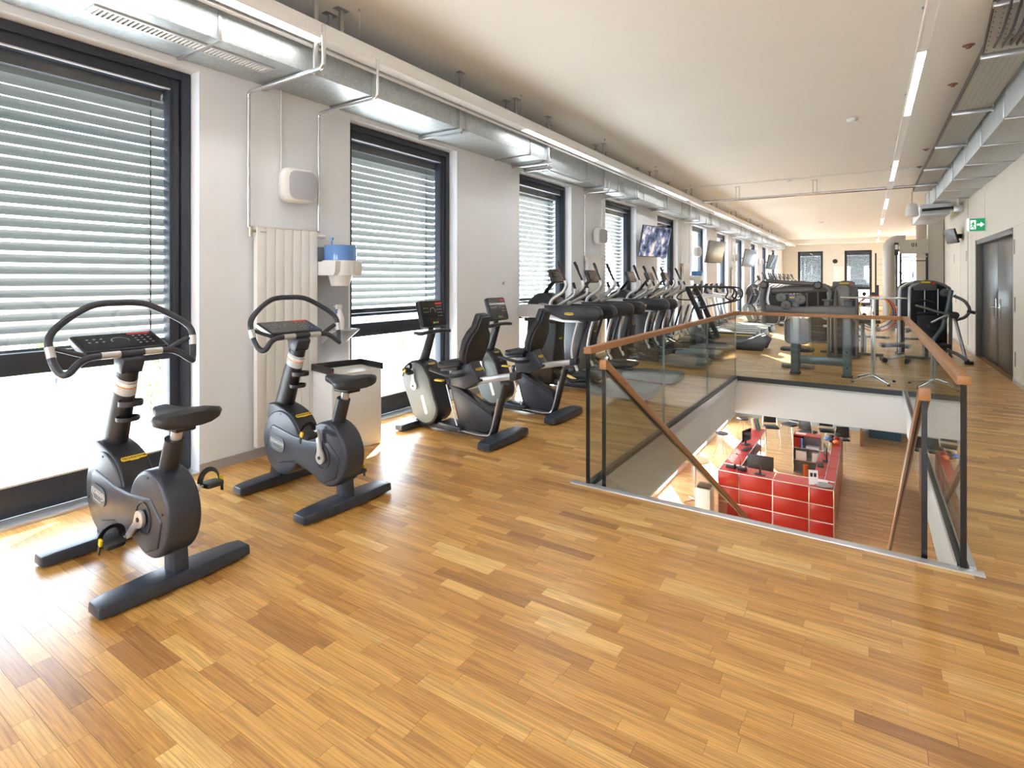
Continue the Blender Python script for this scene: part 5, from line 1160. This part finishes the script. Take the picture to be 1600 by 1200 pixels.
# incline bench at right, low black pads
ib = thing('weight_bench', 'low black adjustable bench between the glass table and the right machine', 'bench', (.53, 12.4, 0), R(10))
MB().prism([(-.35, .28), (.0, .30), (.38, .44), (.38, .50), (-.02, .36), (-.35, .34)], -.14, .14, 'y').obj('pad', padm, ib, bevel=.015)
MB().tube([(-.3, 0, .05), (.35, 0, .22)], .03, 10).obj('frame', silv, ib); MB().cyl((-.3, -.12, .045), (-.3, .12, .045), .045, 16).obj('wheel', rubb, ib); MB().tube([(.3, 0, .4), (.32, 0, .02)], .03, 10).obj('leg', stone, ib); MB().box(.2, .42, -.2, .2, 0, .03).obj('foot', rubb, ib)
# glass standing table
tb = thing('bistro_table', 'chrome-legged bistro table with a glass top behind the far railing', 'table', (.06, 9.82, 0), R(35))
MB().cyl((0, 0, .05), (0, 0, 1.24), .030, 24).obj('column', chrome, tb)
MB().lathe([(.42, 0), (.43, .006), (.42, .012)], c=(0, 0, 1.262), n=40).obj('table_top', mat('satin glass', (.55, .62, .60), .12), tb)
MB().lathe([(.12, 0), (.12, .012)], c=(0, 0, 1.248)).obj('mounting_plate', chrome, tb)
for k in range(4):
    a = R(90 * k); MB().tube([(0, 0, .10), (.10 * math.cos(a), .10 * math.sin(a), .085), (.33 * math.cos(a), .33 * math.sin(a), .028)], [.032, .026, .018], 10, sc=(1, .7)).obj('foot', chrome, tb)
    MB().cyl((.32 * math.cos(a), .32 * math.sin(a), 0), (.32 * math.cos(a), .32 * math.sin(a), .02), .02, 10).obj('glide', rubb, tb)
# hoops on a stand
hs = thing('hoop_stand', 'low black stand carrying colourful fitness hoops in front of the wall bars', 'stand', (.11, 17.3, 0))
MB().box(-.35, .35, -.08, .12, 0, .04).box(-.02, .02, .06, .1, .04, 1.15).obj('frame', black, hs, bevel=.005)
MB().cyl((0, -.09, 1.08), (0, .1, 1.08), .018, 10).obj('peg', black, hs)
for i, (rr, m, lb) in enumerate(((.37, mat('orange hoop', (.85, .22, .04), .4), 'orange'), (.42, mat('purple hoop', (.22, .06, .36), .4), 'purple'), (.34, MATS['yellow plastic'], 'yellow'), (.46, redm, 'red and white'))):
    o = MB().torus((0, 0, 0), rr, .014, 'y', n=40, k=8).obj('fitness_hoop', m); o.location = (.11 + .015 * i, 17.22 - .03 * i, 1.10 - rr); tag(o, '%s fitness hoop hanging on the hoop stand' % lb, 'hoop', 'fitness hoops')
# wall bars, silver duct column, cable tower with 01 header
wb = thing('wall_bars', 'narrow black ladder frame left of the silver column', 'ladder', (.37, 24, 0))
for s in (-1, 1): MB().box(s * .15 - .025, s * .15 + .025, -.03, .03, 0, 2.5).obj('upright', bodyd, wb, bevel=.004)
for i in range(12): MB().cyl((-.125, 0, .2 + i * .19), (.125, 0, .2 + i * .19), .014, 8).obj('rung', silv, wb)
vd = thing('vertical_duct', 'round silver-grey ventilation column turning into the ceiling run', 'air duct', (.52, 20.0, 0))
MB().tube([(0, 0, 0), (0, 0, 2.48)] + [(.22 - .22 * math.cos(R(a)), 0, 2.48 + .22 * math.sin(R(a))) for a in (15, 30, 45, 60, 75, 90)] + [(.40, 0, 2.70)], .16, 24).obj('pipe', mat('warm grey duct', (.50, .47, .42), .4, metal=.3), vd)
for z in (.8, 1.6, 2.42): MB().torus((0, 0, z), .162, .006, 'z', n=28, k=6).obj('seam_ring', steel, vd)
tw = thing('cable_tower', 'tall dual cable station with a pale header board numbered 01', 'cable station', (1.10, 19.7, 0))
hd = MB().box(-.34, .34, -.04, .04, 2.29, 2.70).obj('header', mat('header beige', (.42, .39, .33), .5), tw, bevel=.008)
text('01', .15, black, hd, (.02, -.0415, 2.54), (R(90), 0, 0), bold=.004)
for s in (-1, 1):
    MB().box(s * .31 - .03, s * .31 + .03, -.03, .03, 0, 2.30).obj('upright', bodyd, tw, bevel=.005)
    MB().box(s * .31 - .08, s * .31 + .08, -.30, .30, 0, .05).obj('base', bodyd, tw, bevel=.005)
MB().cyl((-.31, -.03, 2.20), (.31, -.03, 2.20), .018, 10).obj('pull_up_bar', steel, tw); MB().cyl((-.31, 0, 2.08), (.31, 0, 2.08), .014, 10).obj('cross_bar', bodyd, tw)
MB().box(-.46, -.36, -.07, .0, 2.25, 2.62).obj('screen_case', black, tw, bevel=.008); MB().box(-.445, -.375, -.073, -.071, 2.42, 2.56).obj('screen', mat('pale lcd', (.6, .62, .55), .3), tw, smooth=0)
MB().tube(crv([(-.05, -.03, 2.19), (-.04, -.05, 1.9), (-.02, -.06, 1.75)], 4), .008, 6).tube([(-.02, -.06, 1.76), (-.05, -.06, 1.4)], .014, 6).tube([(-.02, -.06, 1.76), (.01, -.06, 1.4)], .014, 6).obj('hanging_strap', mat('purple strap', (.12, .08, .35), .5), tw)
MB().tube(crv([(-.36, -.1, 1.75), (-.28, -.14, 1.72), (-.24, -.14, 1.6), (-.30, -.12, 1.45), (-.36, -.1, 1.2)], 4), .014, 8).obj('hanging_handles', rubb, tw)
for i in range(10): MB().box(-.45, -.37, -.06, .06, .1 + i * .06, .15 + i * .06).obj('weight_plate', bodyd, tw)
cl = tag(MB().lathe([(.13, 0), (.13, .03), (.11, .035)], n=24, m=Matrix.Translation((-1.65, YF - .01, 2.60)) @ Matrix.Rotation(R(90), 4, 'X')).obj('wall_clock', black), 'small round dark clock on the end wall between the two windows', 'clock')
b = MB().box(-1.34, -.98, YF - .5, YF - .46, 1.35, 2.2)
bw = thing('notice_board', 'pale notice board standing left of the right end window', 'board', (-1.45, 36.8, 0)); MB().box(-.25, .25, -.02, .02, .9, 2.3).obj('board', whit, bw, bevel=.004); MB().box(-.2, .2, -.2, .2, 0, .03).box(-.02, .02, -.02, .02, .03, .9).obj('stand', steel, bw)
dr_ = thing('dumbbell_rack', 'low black dumbbell rack with dumbbells before the right end window', 'rack', (-.35, 21.5, 0))
for z in (.3, .65, 1.0): MB().box(-.6, .6, -.15, .15, z - .02, z).obj('shelf', bodyd, dr_, bevel=.004)
for s in (-1, 1): MB().box(s * .6 - .03, s * .6 + .03, -.2, .2, 0, 1.35).obj('upright', bodyd, dr_, bevel=.005)
di = 0
for z in (.3, .65, 1.0):
    for k in range(5):
        x = -.95 + k * .25 + .1
        q = MB().cyl((-.02, -.14, .06), (-.02, -.04, .06), .06, 12).cyl((-.02, .04, .06), (-.02, .14, .06), .06, 12).cyl((-.02, -.05, .06), (-.02, .05, .06), .015, 8).obj('dumbbell', rubb); q.location = (x, 21.5, z); di += 1
        tag(q, 'black dumbbell on the %s shelf of the rack' % {.3: 'lower', .65: 'middle', 1.0: 'top'}[z], 'dumbbell', 'dumbbells on the %s shelf' % {.3: 'lower', .65: 'middle', 1.0: 'top'}[z])
# ================================================================ OUTSIDE
GZ = -13.5
def G3(u, v):
    d = 851 * (1.55 - GZ) / (v - 436); l = (u - 800) / 851 * d
    return (-.5477 * d + .8367 * l, .8367 * d + .5477 * l, GZ)
pav = mat('pale paving', (.50, .49, .47), .8, noise=.06, nscale=.6)
tag(MB().box(-260, XW - .3, -160, 260, GZ - .3, GZ).obj('ground', pav, smooth=0), 'pale sunlit square outside the building', kind='structure')
gx, gy, _ = G3(150, 562)
tag(MB().box(gx - 14, gx + 16, gy - 30, gy + 40, GZ, GZ + .04).obj('lawn', mat('lawn green', (.26, .34, .14), .9, noise=.2, nscale=3), smooth=0), 'strip of green lawn outside', kind='structure')
tag(MB().box(gx - 40, gx - 30, -160, 260, GZ, GZ + .02).obj('road', mat('asphalt', (.25, .25, .26), .9), smooth=0), 'grey road beyond the lawn', kind='structure')
def block(x0, x1, y0, y1, h, m, label, rows, cols):
    t = thing('building', label, 'building', ((x0 + x1) / 2, (y0 + y1) / 2, GZ), 0, 'buildings across the square'); hx, hy = (x1 - x0) / 2, (y1 - y0) / 2
    MB().box(-hx, hx, -hy, hy, 0, h).obj('wall', m, t, smooth=0); MB().box(-hx - .2, hx + .2, -hy - .2, hy + .2, h, h + .3).obj('roof_edge', alu, t, smooth=0)
    gl = MB().box(0, .06, -.7, .7, 0, 1.6).mesh('window', smooth=0); gl.materials.append(mat('far window', (.10, .14, .16), .1))
    for j in range(rows):
        for i in range(cols): link('window', gl, t, loc=(hx, -hy + (i + .5) * 2 * hy / cols, 1.2 + j * 3.1))
    return t
block(-200, -180, -30, 40, 19, mat('beige facade', (.55, .50, .44), .8), 'beige building far across the square', 5, 14)
block(-200, -182, 50, 110, 14, mat('brick facade', (.42, .25, .18), .8), 'reddish lower building at the right across the square', 4, 12)
block(-190, -175, 120, 190, 20, mat('grey facade', (.45, .46, .46), .8), 'grey building furthest right across the square', 5, 12)
rt_ = random.Random(11)
def tree(loc, s, label):
    t = thing('bush', label, 'bush', loc, 0, 'bushes on the square')
    MB().tube([(0, 0, 0), (.02, 0, .5 * s), (0, .02, 1.2 * s)], [.10 * s, .08 * s, .05 * s], 10).obj('trunk', mat('bark', (.16, .11, .07), .9), t)
    b = MB()
    for i in range(420):
        a, u, r = rt_.random() * 2 * PI, rt_.uniform(-1, 1), 1.4 * s * rt_.random() ** .4; q = math.sqrt(1 - u * u)
        c = Vector((r * q * math.cos(a), r * q * math.sin(a), 1.6 * s + r * u * 1.1)); e = Matrix.Translation(c) @ Euler((rt_.random() * 3, rt_.random() * 3, rt_.random() * 3)).to_matrix().to_4x4()
        w_ = .16 * s; b.add([(-w_, 0, 0), (0, -w_ * .6, 0), (w_, 0, 0), (0, w_ * .6, .02)], [(0, 1, 2, 3)], e)
    o = b.obj('foliage', mat('leaf green', (.20, .28, .11), .7), t, smooth=0); o['kind'] = 'stuff'
for i, (u, v, s) in enumerate(((236, 640, 1.5), (275, 600, 1.6), (70, 560, 1.8), (205, 575, 1.8), (628, 560, 1.9), (250, 585, 1.7))):
    tree(G3(u, v), s, ['round bush at the lower right of the first window view', 'second round bush beside the first, nearer the window frame', 'bush beyond the bicycles, left', 'bush on the lawn behind the first bike column', 'bush seen through the second window', 'bush on the lawn right of the seat'][i])
def bicycle(loc, rz, label, c):
    t = thing('bicycle', label, 'bicycle', loc, rz, 'parked bicycles')
    for x in (-.5, .5):
        w_ = MB().torus((x, 0, .34), .32, .018, 'y', n=24, k=6).obj('wheel', black, t)
    b = MB().tube([(-.5, 0, .34), (-.1, 0, .32), (.35, 0, .75), (-.2, 0, .78), (-.5, 0, .34)], .016, 6).tube([(-.1, 0, .32), (-.22, 0, .9)], .014, 6).tube([(.5, 0, .34), (.34, 0, .95)], .014, 6).obj('frame', mat('bike paint %d' % c, ((.5, .05, .05), (.05, .1, .3), (.02, .02, .02))[c], .4), t)
    MB().tube([(.30, -.25, .98), (.36, 0, .97), (.30, .25, .98)], .013, 6).obj('handlebar', black, t); MB().box(-.34, -.10, -.06, .06, .90, .94).obj('saddle', black, t, bevel=.02)
for i in range(12):
    bicycle(G3(62 + i * 9.3, 580 + i * 1.2), R(8 + 5 * (i % 3)), ['parked bicycle at the left end of the row outside', 'parked bicycle second from the left of the row outside', 'parked bicycle third from the left of the row outside', 'parked bicycle fourth from the left of the row outside', 'parked bicycle fifth from the left of the row outside', 'parked bicycle sixth from the left of the row outside', 'parked bicycle seventh from the left of the row outside', 'parked bicycle eighth from the left of the row outside', 'parked bicycle ninth from the left of the row outside', 'parked bicycle tenth from the left of the row outside', 'parked bicycle eleventh from the left of the row outside', 'parked bicycle at the right end of the row outside'][i], i % 3)
def walker(loc, rz, label, coat):
    t = thing('person', label, 'person', loc, rz)
    J = [(0, 0, .92), (0, 0, 1.12), (0, 0, 1.36), (0, 0, 1.46), (0, .01, 1.58), (0, .01, 1.68), (.16, 0, 1.36), (.22, .06, 1.10), (.20, .16, .88), (-.16, 0, 1.36), (-.22, -.06, 1.10), (-.20, .02, .86),
         (.09, 0, .88), (.10, .10, .48), (.10, .0, .08), (.10, .14, .04), (-.09, 0, .88), (-.10, -.06, .48), (-.10, -.26, .12), (-.10, -.14, .05)]
    E_ = [(0, 1), (1, 2), (2, 3), (3, 4), (4, 5), (2, 6), (6, 7), (7, 8), (2, 9), (9, 10), (10, 11), (0, 12), (12, 13), (13, 14), (14, 15), (0, 16), (16, 17), (17, 18), (18, 19)]
    rad = [.13, .13, .13, .055, .09, .08, .065, .048, .035, .065, .048, .035, .09, .062, .042, .04, .09, .062, .042, .04]
    me = bpy.data.meshes.new('body'); me.from_pydata(J, E_, []); o = link('body', me, t); me.materials.append(coat)
    sk = o.modifiers.new('skin', 'SKIN'); sv = me.skin_vertices[0].data
    for i, r_ in enumerate(rad): sv[i].radius = (r_, r_ * .8 if i < 3 else r_)
    sv[0].use_root = True; ss = o.modifiers.new('sub', 'SUBSURF'); ss.levels = ss.render_levels = 1
    MB().ell((0, .01, 1.65), .088, .10, .115, 14, 10).obj('head', mat('skin', (.6, .38, .28), .5), t)
    MB().ell((0, -.015, 1.69), .095, .105, .09, 12, 8).obj('hair', mat('dark hair', (.05, .03, .02), .6), t)
walker(G3(88, 607), R(20), 'person in dark clothes walking outside, left one of two', mat('dark coat', (.04, .05, .09), .8))
walker(G3(98, 607), R(25), 'person in grey clothes walking outside, right one of two', mat('grey coat', (.16, .15, .15), .8))
